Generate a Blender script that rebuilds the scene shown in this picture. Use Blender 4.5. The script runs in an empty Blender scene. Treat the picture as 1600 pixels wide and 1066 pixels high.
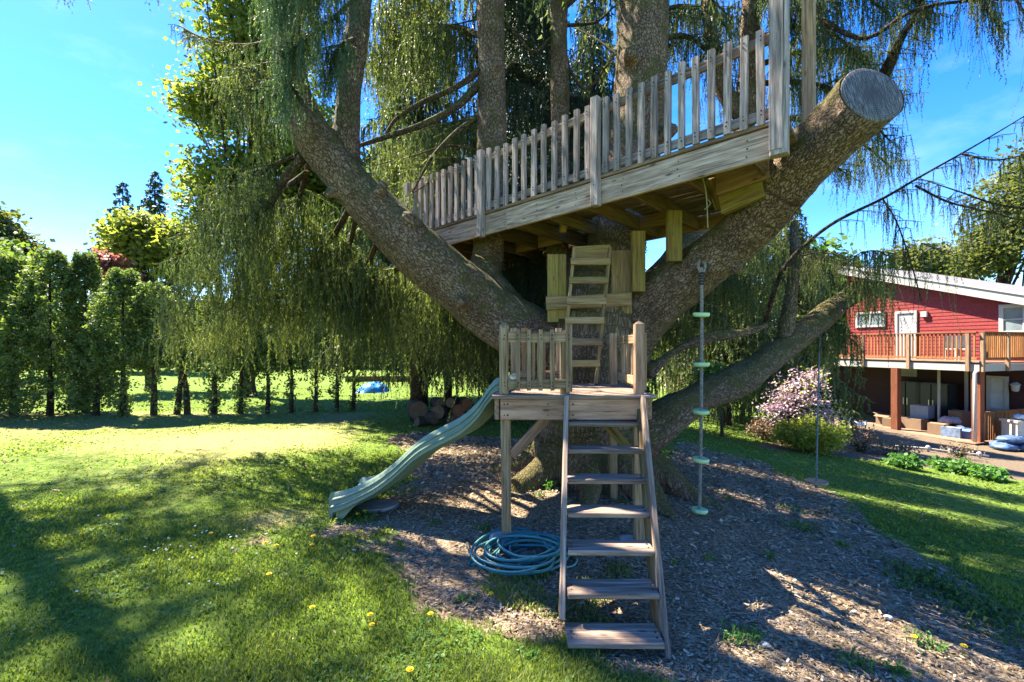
import bpy, math, random
import numpy as np
from mathutils import Vector, Matrix

random.seed(7)
rng = np.random.default_rng(7)
SC = bpy.context.scene
COL = SC.collection
F = 711.1            # focal length in units of the 1600-wide photograph
EYE = 1.9

# ------------------------------------------------------------------ camera
cam_d = bpy.data.cameras.new('camera')
cam = bpy.data.objects.new('camera', cam_d)
COL.objects.link(cam)
cam.location = (0, 0, EYE)
cam.rotation_euler = (math.radians(90), 0, 0)
cam_d.lens = 16.0
cam_d.sensor_width = 36.0
cam_d.shift_y = 0.0044
cam_d.clip_start = 0.05
cam_d.clip_end = 1500
SC.camera = cam

# ------------------------------------------------------------------ sky, sun, exposure
ELEV = math.radians(54)
AZ = math.atan2(-0.82, 0.57)          # clockwise from +Y
SUN = Vector((math.sin(AZ) * math.cos(ELEV), math.cos(AZ) * math.cos(ELEV), math.sin(ELEV)))
world = bpy.data.worlds.new("World")
SC.world = world
world.use_nodes = True
wn = world.node_tree
wn.nodes.clear()
sky = wn.nodes.new('ShaderNodeTexSky')
sky.sky_type = 'NISHITA'
sky.sun_disc = False
sky.sun_elevation = ELEV
sky.sun_rotation = AZ
sky.altitude = 300
sky.air_density = 1.0
sky.dust_density = 0.2
sky.ozone_density = 5.0
hs = wn.nodes.new('ShaderNodeHueSaturation')
hs.inputs['Saturation'].default_value = 1.33
hs.inputs['Hue'].default_value = 0.514
bg = wn.nodes.new('ShaderNodeBackground')
bg.inputs['Strength'].default_value = 0.075
wo = wn.nodes.new('ShaderNodeOutputWorld')
wn.links.new(sky.outputs[0], hs.inputs['Color'])
# faint high cirrus
wtc = wn.nodes.new('ShaderNodeTexCoord')
wmp = wn.nodes.new('ShaderNodeMapping')
wmp.inputs['Scale'].default_value = (1.2, 3.0, 5.0)
wmp.inputs['Rotation'].default_value = (0.2, 0.3, 0.5)
wno = wn.nodes.new('ShaderNodeTexNoise')
wno.inputs['Scale'].default_value = 2.1
wno.inputs['Detail'].default_value = 7
wno.inputs['Roughness'].default_value = .62
wrm = wn.nodes.new('ShaderNodeValToRGB')
wrm.color_ramp.elements[0].position = .50
wrm.color_ramp.elements[0].color = (0, 0, 0, 1)
wrm.color_ramp.elements[1].position = .80
wrm.color_ramp.elements[1].color = (.10, .10, .10, 1)
wmx = wn.nodes.new('ShaderNodeMix')
wmx.data_type = 'RGBA'
wmx.inputs[7].default_value = (6.0, 6.4, 7.0, 1)
wn.links.new(wtc.outputs['Generated'], wmp.inputs[0])
wn.links.new(wmp.outputs[0], wno.inputs['Vector'])
wn.links.new(wno.outputs['Fac'], wrm.inputs[0])
wn.links.new(wrm.outputs[0], wmx.inputs[0])
wn.links.new(hs.outputs[0], wmx.inputs[6])
wn.links.new(wmx.outputs[2], bg.inputs['Color'])
wn.links.new(bg.outputs[0], wo.inputs['Surface'])
sun_d = bpy.data.lights.new('sun', 'SUN')
sun_d.energy = 4.3
sun_d.angle = math.radians(0.55)
sun_d.color = (1.0, 0.93, 0.80)
sun_o = bpy.data.objects.new('sun', sun_d)
COL.objects.link(sun_o)
sun_o.location = (-20, 15, 40)
sun_o.rotation_euler = SUN.to_track_quat('Z', 'Y').to_euler()
SC.view_settings.view_transform = 'Standard'
SC.view_settings.look = 'None'
SC.view_settings.gamma = 1.0
SC.view_settings.use_curve_mapping = False
SC.view_settings.exposure = 2.72
SC.render.engine = 'CYCLES'
SC.cycles.max_bounces = 8
SC.cycles.diffuse_bounces = 4
SC.cycles.transmission_bounces = 4
SC.cycles.transparent_max_bounces = 8
SC.cycles.use_denoising = True

# ------------------------------------------------------------------ basic helpers
W = {}                                 # world matrices of what has been built
Z = Vector((0, 0, 1))


def P(px, py, d):
    """a point of the place: image ray at depth d (metres along +Y)"""
    return Vector(((px - 800) / F * d, d, EYE + (540 - py) / F * d))


def link(o, parent=None, M=None):
    COL.objects.link(o)
    M = M or Matrix.Identity(4)
    if parent is not None:
        o.parent = parent
        o.matrix_basis = W[parent.name].inverted() @ M
    else:
        o.matrix_basis = M
    W[o.name] = M
    return o


def thing(name, label, cat, loc=(0, 0, 0), group=None):
    o = bpy.data.objects.new(name, None)
    o.empty_display_size = 0.2
    link(o, None, Matrix.Translation(Vector(loc)))
    return tag(o, label, cat, group)


def tag(o, label=None, cat=None, group=None, kind=None):
    if label: o['label'] = label
    if cat: o['category'] = cat
    if group: o['group'] = group
    if kind: o['kind'] = kind
    return o


def smooth(me, on=True):
    me.polygons.foreach_set('use_smooth', np.full(len(me.polygons), on))


def pymesh(name, V, Fc, mat=None, parent=None, origin=None, sm=False):
    """world-space verts -> object whose origin is at origin (default: the parent's)"""
    if origin is None:
        origin = W[parent.name].translation if parent is not None else Vector((0, 0, 0))
    origin = Vector(origin)
    me = bpy.data.meshes.new(name)
    me.from_pydata([tuple(Vector(v) - origin) for v in V], [], [tuple(f) for f in Fc])
    me.update()
    if sm: smooth(me)
    if mat: me.materials.append(mat)
    o = bpy.data.objects.new(name, me)
    return link(o, parent, Matrix.Translation(origin))


def npmesh(name, V, k, mat=None, parent=None, origin=None, tint=None, sm=False, idx=None, extra=None):
    """fast mesh of loose k-gons: V is (M*k,3) (or indexed by idx (M,k))"""
    V = np.asarray(V, dtype=np.float64).reshape(-1, 3)
    if origin is None:
        origin = W[parent.name].translation if parent is not None else Vector((0, 0, 0))
    Vl = V - np.array(origin)
    if idx is None:
        idx = np.arange(len(V)).reshape(-1, k)
    M = len(idx)
    me = bpy.data.meshes.new(name)
    me.vertices.add(len(V))
    me.vertices.foreach_set('co', Vl.astype(np.float32).ravel())
    me.loops.add(M * k)
    me.loops.foreach_set('vertex_index', idx.astype(np.int32).ravel())
    me.polygons.add(M)
    me.polygons.foreach_set('loop_start', (np.arange(M) * k).astype(np.int32))
    if tint is not None:
        a = me.attributes.new('tint', 'FLOAT', 'FACE')
        a.data.foreach_set('value', np.asarray(tint, dtype=np.float32))
    if extra:
        for nm, arr in extra.items():
            if arr.ndim == 1:
                a = me.attributes.new(nm, 'FLOAT', 'POINT')
                a.data.foreach_set('value', arr.astype(np.float32))
            else:
                a = me.attributes.new(nm, 'FLOAT_VECTOR', 'POINT')
                a.data.foreach_set('vector', arr.astype(np.float32).ravel())
    me.update(calc_edges=True)
    if sm: smooth(me)
    if mat: me.materials.append(mat)
    o = bpy.data.objects.new(name, me)
    return link(o, parent, Matrix.Translation(Vector(origin)))


_beam_cache = {}


def frame(p0, p1, up=Z):
    x = (p1 - p0)
    L = x.length
    x = x / L
    u = Vector(up)
    if abs(x.dot(u)) > 0.98: u = Vector((0, -1, 0))
    z = (u - x * x.dot(u)).normalized()
    y = z.cross(x)
    M = Matrix((x, y, z)).transposed().to_4x4()
    M.translation = (p0 + p1) / 2
    return M, L


def beam_mesh(L, w, h, c):
    key = (round(L, 2), round(w, 3), round(h, 3), round(c, 4))
    if key in _beam_cache: return None, key
    L = key[0]
    a, b = w / 2, h / 2
    ring = [(-a + c, -b), (a - c, -b), (a, -b + c), (a, b - c), (a - c, b), (-a + c, b), (-a, b - c), (-a, -b + c)]
    V = [(-L / 2, y, z) for y, z in ring] + [(L / 2, y, z) for y, z in ring]
    Fc = [tuple(range(8)), tuple(range(15, 7, -1))]
    for i in range(8):
        j = (i + 1) % 8
        Fc.append((i + 8, j + 8, j, i))
    return (V, Fc), key


def beam(name, p0, p1, w, h, mat, parent, up=Z, c=0.005, label=None):
    """a sawn board or post from p0 to p1: w across, h along up; shares meshes between alike pieces"""
    p0, p1 = Vector(p0), Vector(p1)
    M, L = frame(p0, p1, up)
    got, key = beam_mesh(L, w, h, min(c, w / 4, h / 4))
    key2 = (key, mat.name)
    if key2 in _beam_cache:
        me = _beam_cache[key2]
    else:
        got = got or _beam_cache[key]
        _beam_cache[key] = got
        me = bpy.data.meshes.new(name)
        me.from_pydata(got[0], [], got[1])
        me.update()
        me.materials.append(mat)
        _beam_cache[key2] = me
    o = bpy.data.objects.new(name, me)
    link(o, parent, M)
    if label: o['label'] = label
    return o


def catmull(pts, n):
    """smooth resample of a polyline (k-dim array) to n points"""
    p = np.asarray([tuple(q) for q in pts], dtype=float)
    if len(p) == 2:
        t = np.linspace(0, 1, n)[:, None]
        return p[0] * (1 - t) + p[1] * t
    e = np.vstack([2 * p[0] - p[1], p, 2 * p[-1] - p[-2]])
    out = []
    m = len(p) - 1
    for t in np.linspace(0, m, n):
        i = min(int(t), m - 1)
        f = t - i
        a, b, c, d = e[i], e[i + 1], e[i + 2], e[i + 3]
        out.append(0.5 * (2 * b + (c - a) * f + (2 * a - 5 * b + 4 * c - d) * f * f + (3 * b - a - 3 * c + d) * f ** 3))
    return np.array(out)


def tube_arrays(path, rad, n=8, closed=False, caps=True):
    path = np.asarray(path, float)
    K = len(path)
    rad = np.broadcast_to(np.asarray(rad, float), (K,))
    if closed:
        tan = np.roll(path, -1, 0) - np.roll(path, 1, 0)
    else:
        tan = np.gradient(path, axis=0)
    tan /= np.linalg.norm(tan, axis=1)[:, None] + 1e-12
    nrm = np.zeros_like(path)
    ref = np.array([0, 0, 1.0]) if abs(tan[0][2]) < .9 else np.array([1.0, 0, 0])
    v = np.cross(tan[0], ref); v /= np.linalg.norm(v)
    for i in range(K):
        v = v - tan[i] * v.dot(tan[i])
        v /= np.linalg.norm(v) + 1e-12
        nrm[i] = v
    bi = np.cross(tan, nrm)
    a = np.linspace(0, 2 * math.pi, n, endpoint=False)
    ring = np.cos(a)[None, :, None] * nrm[:, None, :] + np.sin(a)[None, :, None] * bi[:, None, :]
    V = (path[:, None, :] + ring * rad[:, None, None]).reshape(-1, 3)
    Fc = []
    for i in range(K if closed else K - 1):
        i2 = (i + 1) % K
        for j in range(n):
            j2 = (j + 1) % n
            Fc.append((i * n + j, i * n + j2, i2 * n + j2, i2 * n + j))
    if caps and not closed:
        Fc.append(tuple(range(n - 1, -1, -1)))
        Fc.append(tuple((K - 1) * n + j for j in range(n)))
    return V, Fc


class MB:
    def __init__(s): s.V = []; s.F = []

    def add(s, V, Fc):
        b = len(s.V)
        s.V += [tuple(v) for v in V]
        s.F += [tuple(i + b for i in f) for f in Fc]
        return s

    def tube(s, path, rad, n=8, closed=False):
        return s.add(*tube_arrays(path, rad, n, closed))

    def box(s, c, size, rz=0.0):
        c = Vector(c); a, b, h = size[0] / 2, size[1] / 2, size[2] / 2
        R = Matrix.Rotation(rz, 3, 'Z')
        V = [c + R @ Vector((x * a, y * b, z * h)) for z in (-1, 1) for x, y in ((-1, -1), (1, -1), (1, 1), (-1, 1))]
        return s.add(V, [(3, 2, 1, 0), (4, 5, 6, 7), (0, 1, 5, 4), (1, 2, 6, 5), (2, 3, 7, 6), (3, 0, 4, 7)])

    def bar(s, p0, p1, w, h, up=Z):
        M, L = frame(Vector(p0), Vector(p1), up)
        V = [M @ Vector((x * L / 2, y * w / 2, z * h / 2)) for z in (-1, 1) for x, y in ((-1, -1), (1, -1), (1, 1), (-1, 1))]
        return s.add(V, [(3, 2, 1, 0), (4, 5, 6, 7), (0, 1, 5, 4), (1, 2, 6, 5), (2, 3, 7, 6), (3, 0, 4, 7)])

    def lathe(s, c, prof, n=24):
        c = Vector(c)
        V = [c + Vector((r * math.cos(2 * math.pi * j / n), r * math.sin(2 * math.pi * j / n), z)) for r, z in prof for j in range(n)]
        Fc = []
        for i in range(len(prof) - 1):
            for j in range(n):
                j2 = (j + 1) % n
                Fc.append((i * n + j, i * n + j2, (i + 1) * n + j2, (i + 1) * n + j))
        Fc.append(tuple(range(n - 1, -1, -1)))
        Fc.append(tuple((len(prof) - 1) * n + j for j in range(n)))
        return s.add(V, Fc)

    def build(s, name, mat, parent=None, origin=None, sm=False):
        return pymesh(name, s.V, s.F, mat, parent, origin, sm)


def vnoise(Pn, seed=0):
    Pn = np.asarray(Pn, float)
    i = np.floor(Pn).astype(np.int64)
    f = Pn - i
    u = f * f * (3 - 2 * f)

    def h(a, b, c):
        x = (a * 374761393 + b * 668265263 + c * 1440662683 + seed * 97531) & 0xffffffff
        x = ((x ^ (x >> 13)) * 1274126177) & 0xffffffff
        x = x ^ (x >> 16)
        return (x & 0xffff) / 32767.5 - 1
    r = 0
    for dx in (0, 1):
        for dy in (0, 1):
            for dz in (0, 1):
                w = (u[:, 0] if dx else 1 - u[:, 0]) * (u[:, 1] if dy else 1 - u[:, 1]) * (u[:, 2] if dz else 1 - u[:, 2])
                r = r + w * h(i[:, 0] + dx, i[:, 1] + dy, i[:, 2] + dz)
    return r


def noise2(x, y, sc, seed=0):
    x = np.asarray(x, float).ravel(); y = np.asarray(y, float).ravel()
    p = np.stack([x * sc, y * sc, np.full_like(x, seed * 3.7)], 1)
    return vnoise(p, seed) * .65 + vnoise(p * 2.1, seed + 5) * .35


# ------------------------------------------------------------------ the lie of the land
def gz(x, y):
    x = np.asarray(x, float); y = np.asarray(y, float)
    s = 0.8 * np.logaddexp(0, (x - 0.8) / 0.8)
    a = 0.115 * s + 1e-6
    b = 1.95
    z = -(a ** -4 + b ** -4) ** -0.25
    z = z + 0.20 * np.exp(-((x - .65) ** 2 + (y - 5.7) ** 2) / (2 * 1.4 ** 2))
    z = z + 0.025 * np.sin(x * 1.3 + 0.4 * y) * np.cos(y * 0.9 - 0.3 * x)
    return z


def g(x, y): return float(gz(x, y))


def hit(px, py):
    """where the image ray meets the ground"""
    d = 3.0
    for _ in range(60):
        p = P(px, py, d)
        e = p.z - g(p.x, d)
        k = (py - 540) / F
        d = max(0.5, d + 0.6 * e / max(k, 0.02))
    return P(px, py, d)


def poly_sd(x, y, poly):
    """signed distance (positive inside) to polygon"""
    x = np.asarray(x, float).ravel(); y = np.asarray(y, float).ravel()
    inside = np.zeros(len(x), bool)
    dm = np.full(len(x), 1e9)
    n = len(poly)
    for i in range(n):
        ax, ay = poly[i]; bx, by = poly[(i + 1) % n]
        dx, dy = bx - ax, by - ay
        t = np.clip(((x - ax) * dx + (y - ay) * dy) / (dx * dx + dy * dy + 1e-12), 0, 1)
        dm = np.minimum(dm, np.hypot(x - ax - t * dx, y - ay - t * dy))
        c = (ay > y) != (by > y)
        xi = (bx - ax) * (y - ay) / (by - ay + 1e-12) + ax
        inside ^= c & (x < xi)
    return np.where(inside, dm, -dm)


_mp = [hit(*q)[:2] for q in ((600, 800), (640, 860), (690, 935), (800, 985), (960, 1020), (1060, 1066))]
_mp += [(1.2, 1.0), (6.0, 1.0)]
_mp += [hit(*q)[:2] for q in ((1600, 968), (1500, 900), (1420, 850), (1300, 775), (1190, 725), (1060, 690))]
_mp += [(3.0, 8.6), (1.0, 9.4), (-1.0, 9.6), (-2.0, 10.2), (-2.6, 9.4), (-1.6, 7.6), (-1.3, 6.6)]
MULCH = [tuple(q) for q in _mp]
_bp = [hit(*q)[:2] for q in ((1180, 700), (1300, 712), (1420, 725), (1600, 752))]
BED = [tuple(q) for q in _bp] + [(26, 10.5), (26, 22), (13.5, 23), (11.5, 17)]


_sp = [(*hit(548, 832)[:2], .02), (*hit(600, 858)[:2], .02), (*hit(430, 846)[:2], -.06), (*hit(235, 826)[:2], -.06), (*hit(190, 812)[:2], -.06)]


def SPOT(x, y):
    x = np.asarray(x, float).ravel(); y = np.asarray(y, float).ravel()
    return np.max([r - .5 * np.hypot((x - a) * .7, y - b) for a, b, r in _sp], axis=0)


def mulch(x, y):
    d = np.maximum(poly_sd(x, y, MULCH), SPOT(x, y)) + 0.34 * noise2(x, y, 1.5, 3) + .20 * noise2(x, y, 5, 4)
    return np.clip(d / 0.42 + 0.5, 0, 1)


def bed(x, y):
    d = poly_sd(x, y, BED) + 0.3 * noise2(x, y, 1.1, 8)
    return np.clip(d / 0.3 + 0.5, 0, 1)


def dryness(x, y):
    """1 where the lawn is thin and straw-coloured"""
    y = np.asarray(y, float).ravel(); x = np.asarray(x, float).ravel()
    n = noise2(x, y, .45, 21) + .5 * noise2(x, y, 1.7, 22)
    far = np.clip((y - 4.5) / 4, 0, 1)
    worn = .8 * np.exp(-(((x + 5.0) / 2.2) ** 2 + ((y - 9.2) / .9) ** 2)) + .9 * np.exp(-(((x + 2.6) / .5) ** 2 + ((y - 5.0) / .35) ** 2))
    left = np.clip((-x - 2.5) / 2, 0, 1)
    right = np.where(x > 2, .45, 1)
    return np.clip((.36 * n + .50 * far * left - .10) * right + worn, 0, 1) * np.where(y > 13, 0, 1)


# ------------------------------------------------------------------ material helpers
class Nt:
    def __init__(s, name):
        s.m = bpy.data.materials.new(name)
        s.m.use_nodes = True
        s.t = s.m.node_tree
        s.t.nodes.clear()

    def n(s, typ, ins=None, **kw):
        nd = s.t.nodes.new('ShaderNode' + typ)
        for k, v in kw.items(): setattr(nd, k, v)
        for k, v in (ins or {}).items():
            if isinstance(v, bpy.types.NodeSocket): s.t.links.new(v, nd.inputs[k])
            else: nd.inputs[k].default_value = v
        return nd

    def ramp(s, fac, stops, interp='LINEAR'):
        nd = s.t.nodes.new('ShaderNodeValToRGB')
        cr = nd.color_ramp
        cr.interpolation = interp
        while len(cr.elements) < len(stops): cr.elements.new(0.5)
        for e, (p, c) in zip(cr.elements, stops):
            e.position = p
            e.color = (c, c, c, 1) if isinstance(c, (int, float)) else (*c, 1)
        s.t.links.new(fac, nd.inputs[0])
        return nd.outputs[0]

    def mix(s, fac, a, b, mode='MIX'):
        nd = s.t.nodes.new('ShaderNodeMix')
        nd.data_type = 'RGBA'; nd.blend_type = mode
        for sock, v in ((nd.inputs[0], fac), (nd.inputs[6], a), (nd.inputs[7], b)):
            if isinstance(v, bpy.types.NodeSocket): s.t.links.new(v, sock)
            elif isinstance(v, tuple): sock.default_value = (*v, 1) if len(v) == 3 else v
            else: sock.default_value = v
        return nd.outputs[2]

    def math(s, op, a, b=0.5, clamp=False):
        nd = s.t.nodes.new('ShaderNodeMath')
        nd.operation = op; nd.use_clamp = clamp
        for sock, v in ((nd.inputs[0], a), (nd.inputs[1], b)):
            if isinstance(v, bpy.types.NodeSocket): s.t.links.new(v, sock)
            else: sock.default_value = v
        return nd.outputs[0]

    def noise(s, vec, scale, detail=4, rough=.55):
        return s.n('TexNoise', {'Vector': vec, 'Scale': scale, 'Detail': detail, 'Roughness': rough}).outputs['Fac']

    def map(s, vec, sc):
        return s.n('Mapping', {'Vector': vec, 'Scale': sc}).outputs[0]

    def out(s, shader):
        o = s.t.nodes.new('ShaderNodeOutputMaterial')
        s.t.links.new(shader, o.inputs[0])
        return s.m

    def pbr(s, col, rough=.7, bump=None, strength=.4, dist=.01, spec=.3, metal=0.0):
        ins = {'Base Color': col if isinstance(col, bpy.types.NodeSocket) else (*col, 1), 'Roughness': rough,
               'Specular IOR Level': spec, 'Metallic': metal}
        if bump is not None:
            ins['Normal'] = s.n('Bump', {'Height': bump, 'Strength': strength, 'Distance': dist}).outputs[0]
        return s.n('BsdfPrincipled', ins).outputs[0]


def simple(name, col, rough=.6, var=.12, scale=8, metal=0.0, spec=.3):
    t = Nt(name)
    co = t.n('TexCoord').outputs['Object']
    n = t.noise(co, scale, 5)
    c = t.mix(1.0, tuple(col), t.ramp(n, [(.25, 1 - var), (.75, 1 + var)]), 'MULTIPLY')
    return t.out(t.pbr(c, rough, n, .15, .005, spec, metal))


def wood(name, dark, mid, light, moss=0.0, mosscol=(.12, .14, .02), rough=.85, grain=1.0, stain=.5, bump=.5):
    dark, mid, light = [(a * 1.20, b * 1.02, c_ * .90) for a, b, c_ in (dark, mid, light)]
    t = Nt(name)
    tc = t.n('TexCoord')
    oi = t.n('ObjectInfo')
    off = t.n('VectorMath', {0: oi.outputs['Location'], 1: (7.3, 3.1, 5.7)}, operation='MULTIPLY').outputs[0]
    co = t.n('VectorMath', {0: tc.outputs['Object'], 1: off}, operation='ADD').outputs[0]
    g1 = t.noise(t.map(co, (1.3, 26 * grain, 26 * grain)), 2.0, 7, .65)
    g2 = t.noise(t.map(co, (.5, 5, 5)), 2.2, 4)
    g3 = t.noise(co, 9, 6, .7)
    c = t.ramp(g1, [(.28, dark), (.5, mid), (.72, light)])
    c = t.mix(stain, c, t.ramp(g2, [(.3, (.55, .5, .46)), (.62, (1.1, 1.1, 1.1))]), 'MULTIPLY')
    # dark checks along the grain and nail-rust spots
    ck = t.ramp(t.noise(t.map(co, (.9, 40, 40)), 1.6, 3, .5), [(.30, .25), (.37, 1.0)])
    c = t.mix(.8, c, ck, 'MULTIPLY')
    kn = t.n('TexVoronoi', {'Vector': t.map(co, (3.0, 9, 9)), 'Scale': 1.0}).outputs['Distance']
    c = t.mix(t.ramp(kn, [(.06, .75), (.14, 0.0)]), c, tuple(x * .3 for x in dark))
    if moss > 0:
        mk = t.ramp(t.math('ADD', t.math('MULTIPLY', g2, .6), t.math('MULTIPLY', g3, .5)), [(.62 - .25 * moss, 0.0), (.80 - .25 * moss, 1.0)])
        c = t.mix(t.math('MULTIPLY', mk, min(1, .45 + moss * .5)), c, t.mix(g3, tuple(x * .55 for x in mosscol), tuple(x * 1.35 for x in mosscol)))
    v = t.math('ADD', t.math('MULTIPLY', oi.outputs['Random'], .55), .74)
    c = t.mix(1.0, c, t.n('CombineColor', {0: v, 1: v, 2: v}).outputs[0], 'MULTIPLY')
    return t.out(t.pbr(c, rough, t.math('ADD', g1, t.math('MULTIPLY', ck, .5)), bump, .006, .2))


def leafmat(name, a, b, c, trans=.4, rough=.55, tmul=1.5, tcol=None):
    t = Nt(name)
    at = t.n('Attribute', attribute_name='tint').outputs['Fac']
    col = t.ramp(at, [(0.05, a), (.5, b), (.95, c)])
    p = t.pbr(col, rough, spec=.25)
    tr = t.n('BsdfTranslucent', {'Color': t.mix(1.0, col, tcol or (tmul * 1.05, tmul * 1.1, tmul * .45), 'MULTIPLY')}).outputs[0]
    mx = t.n('MixShader', {0: trans, 1: p, 2: tr}).outputs[0]
    return t.out(mx)


def barkmat(name, moss=.6, attr=True, base=((.062, .043, .028), (.215, .152, .100), (.335, .255, .182)), lich=.22, sc=1.0):
    t = Nt(name)
    if attr: co = t.n('Attribute', attribute_name='bark').outputs['Vector']
    else: co = t.n('TexCoord').outputs['Object']
    wob = t.n('TexNoise', {'Vector': co, 'Scale': 11 * sc, 'Detail': 4, 'Roughness': .65}).outputs['Color']
    cw = t.n('VectorMath', {0: co, 1: t.n('VectorMath', {0: wob, 'Scale': .10 / sc}, operation='SCALE').outputs[0]}, operation='ADD').outputs[0]
    sv = t.map(cw, (1, 1, .40))
    vo = t.n('TexVoronoi', {'Vector': sv, 'Scale': 38 * sc}, feature='DISTANCE_TO_EDGE').outputs['Distance']
    vc = t.n('TexVoronoi', {'Vector': sv, 'Scale': 38 * sc}).outputs['Color']
    fine = t.noise(t.map(co, (1, 1, .5)), 80 * sc, 6, .75)
    rid = t.noise(t.map(cw, (1, 1, .30)), 12 * sc, 7, .72)
    big = t.noise(co, 2.6 * sc, 5, .6)
    h = t.math('ADD', t.math('MULTIPLY', t.ramp(vo, [(0, 0.0), (.14, .75), (.45, 1.0)]), .50), t.math('ADD', t.math('MULTIPLY', fine, .42), t.math('MULTIPLY', rid, .55)))
    c = t.ramp(h, [(.40, base[0]), (.80, base[1]), (1.14, base[2])])
    c = t.mix(.5, c, t.ramp(t.n('SeparateColor', {0: vc}).outputs[0], [(0, (.78, .72, .70)), (1, (1.18, 1.13, 1.08))]), 'MULTIPLY')
    c = t.mix(.65, c, t.ramp(big, [(.32, (.62, .50, .45)), (.68, (1.25, 1.2, 1.15))]), 'MULTIPLY')
    # pale lichen flecks
    lf = t.ramp(t.noise(co, 34 * sc, 3, .6), [(.60, 0.0), (.68, 1.0)])
    lz = t.ramp(t.noise(co, 1.7 * sc, 3), [(.42, 0.0), (.62, 1.0)])
    c = t.mix(t.math('MULTIPLY', t.math('MULTIPLY', lf, lz), lich), c, (.30, .29, .26))
    if moss > 0:
        nz = t.n('SeparateXYZ', {0: t.n('NewGeometry').outputs['Normal']}).outputs[2]
        mz = t.math('ADD', t.math('MULTIPLY', nz, .22), t.math('MULTIPLY', t.noise(co, 3.4 * sc, 7, .72), 1.0))
        mk = t.ramp(mz, [(.585 - .2 * moss, 0.0), (.72 - .2 * moss, 1.0)])
        mk = t.math('MULTIPLY', mk, t.ramp(fine, [(.3, .4), (.6, 1.0)]))
        c = t.mix(t.math('MULTIPLY', mk, .9), c, t.mix(fine, (.055, .054, .012), (.165, .155, .042)))
    return t.out(t.pbr(c, .9, h, 1.0, .04, .15))


M_GREY = wood('weathered_grey_wood', (.055, .050, .049), (.225, .21, .205), (.46, .435, .425), stain=.5)
M_BEAM = wood('weathered_fascia_wood', (.085, .063, .048), (.285, .235, .185), (.49, .435, .37), moss=.12, mosscol=(.20, .165, .07), grain=.7)
M_JOIST = wood('brown_joist_wood', (.035, .023, .011), (.115, .077, .037), (.20, .145, .075), moss=.30, mosscol=(.12, .11, .03))
M_UNDER = wood('deck_board_wood', (.055, .042, .030), (.165, .13, .092), (.27, .22, .16), stain=.7)
M_ORANGE = wood('fresh_brown_wood', (.13, .08, .035), (.25, .165, .08), (.35, .245, .135), moss=.05)
M_MOSSY = wood('mossy_green_wood', (.06, .045, .015), (.19, .15, .05), (.30, .25, .10), moss=.5, mosscol=(.20, .175, .025))
M_PT = wood('treated_green_wood', (.085, .060, .032), (.235, .18, .108), (.37, .305, .21), moss=.22, mosscol=(.22, .185, .07))
M_PINK = wood('pale_brown_wood', (.125, .075, .042), (.29, .195, .13), (.41, .305, .22), stain=.55, grain=.6)
M_TREAD = wood('grey_tread_wood', (.06, .047, .037), (.195, .163, .13), (.36, .315, .265), stain=.75)
M_LADR = wood('mossy_ladder_wood', (.09, .065, .028), (.23, .175, .085), (.35, .285, .16), moss=.38, mosscol=(.20, .165, .035))
M_BARK = barkmat('spruce_bark', .55)
M_BARKDK = barkmat('dark_bark', .3, attr=False, base=((.015, .011, .009), (.06, .042, .03), (.14, .10, .075)), lich=.3)
M_TWIG = barkmat('twig_bark', .75, attr=False, base=((.03, .02, .013), (.10, .07, .045), (.20, .15, .10)), lich=.5)
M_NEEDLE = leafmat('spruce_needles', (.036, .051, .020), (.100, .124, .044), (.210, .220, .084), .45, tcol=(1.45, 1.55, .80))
M_NEEDLE_BLUE = leafmat('blue_green_needles', (.035, .066, .032), (.075, .120, .060), (.130, .175, .085), .35)
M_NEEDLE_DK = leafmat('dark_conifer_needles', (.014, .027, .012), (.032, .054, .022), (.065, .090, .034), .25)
M_CEDAR = leafmat('cedar_foliage', (.050, .080, .024), (.115, .165, .046), (.23, .265, .085), .38)
M_MAPLE = leafmat('maple_leaves', (.060, .095, .018), (.125, .160, .035), (.240, .245, .065), .5)
M_GREENLEAF = leafmat('green_leaves', (.035, .075, .018), (.070, .125, .028), (.135, .185, .045), .45)
M_OLIVE = leafmat('olive_leaves', (.06, .075, .025), (.12, .13, .045), (.24, .22, .09), .4)
M_PLUM = leafmat('red_plum_leaves', (.20, .09, .075), (.30, .155, .125), (.40, .25, .21), .4, tcol=(1.4, .8, .7))
M_BLOSSOM = leafmat('pink_blossom', (.40, .235, .29), (.54, .38, .435), (.66, .55, .57), .35, tcol=(1.1, 1.0, 1.0))
M_LIME = leafmat('lime_shrub_leaves', (.10, .135, .018), (.21, .235, .03), (.33, .33, .06), .4)
M_GRASS = leafmat('grass_blades', (.072, .108, .022), (.140, .192, .036), (.295, .300, .080), .5)
M_WEED = leafmat('weed_leaves', (.04, .11, .02), (.07, .17, .03), (.12, .22, .05), .35)
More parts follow.
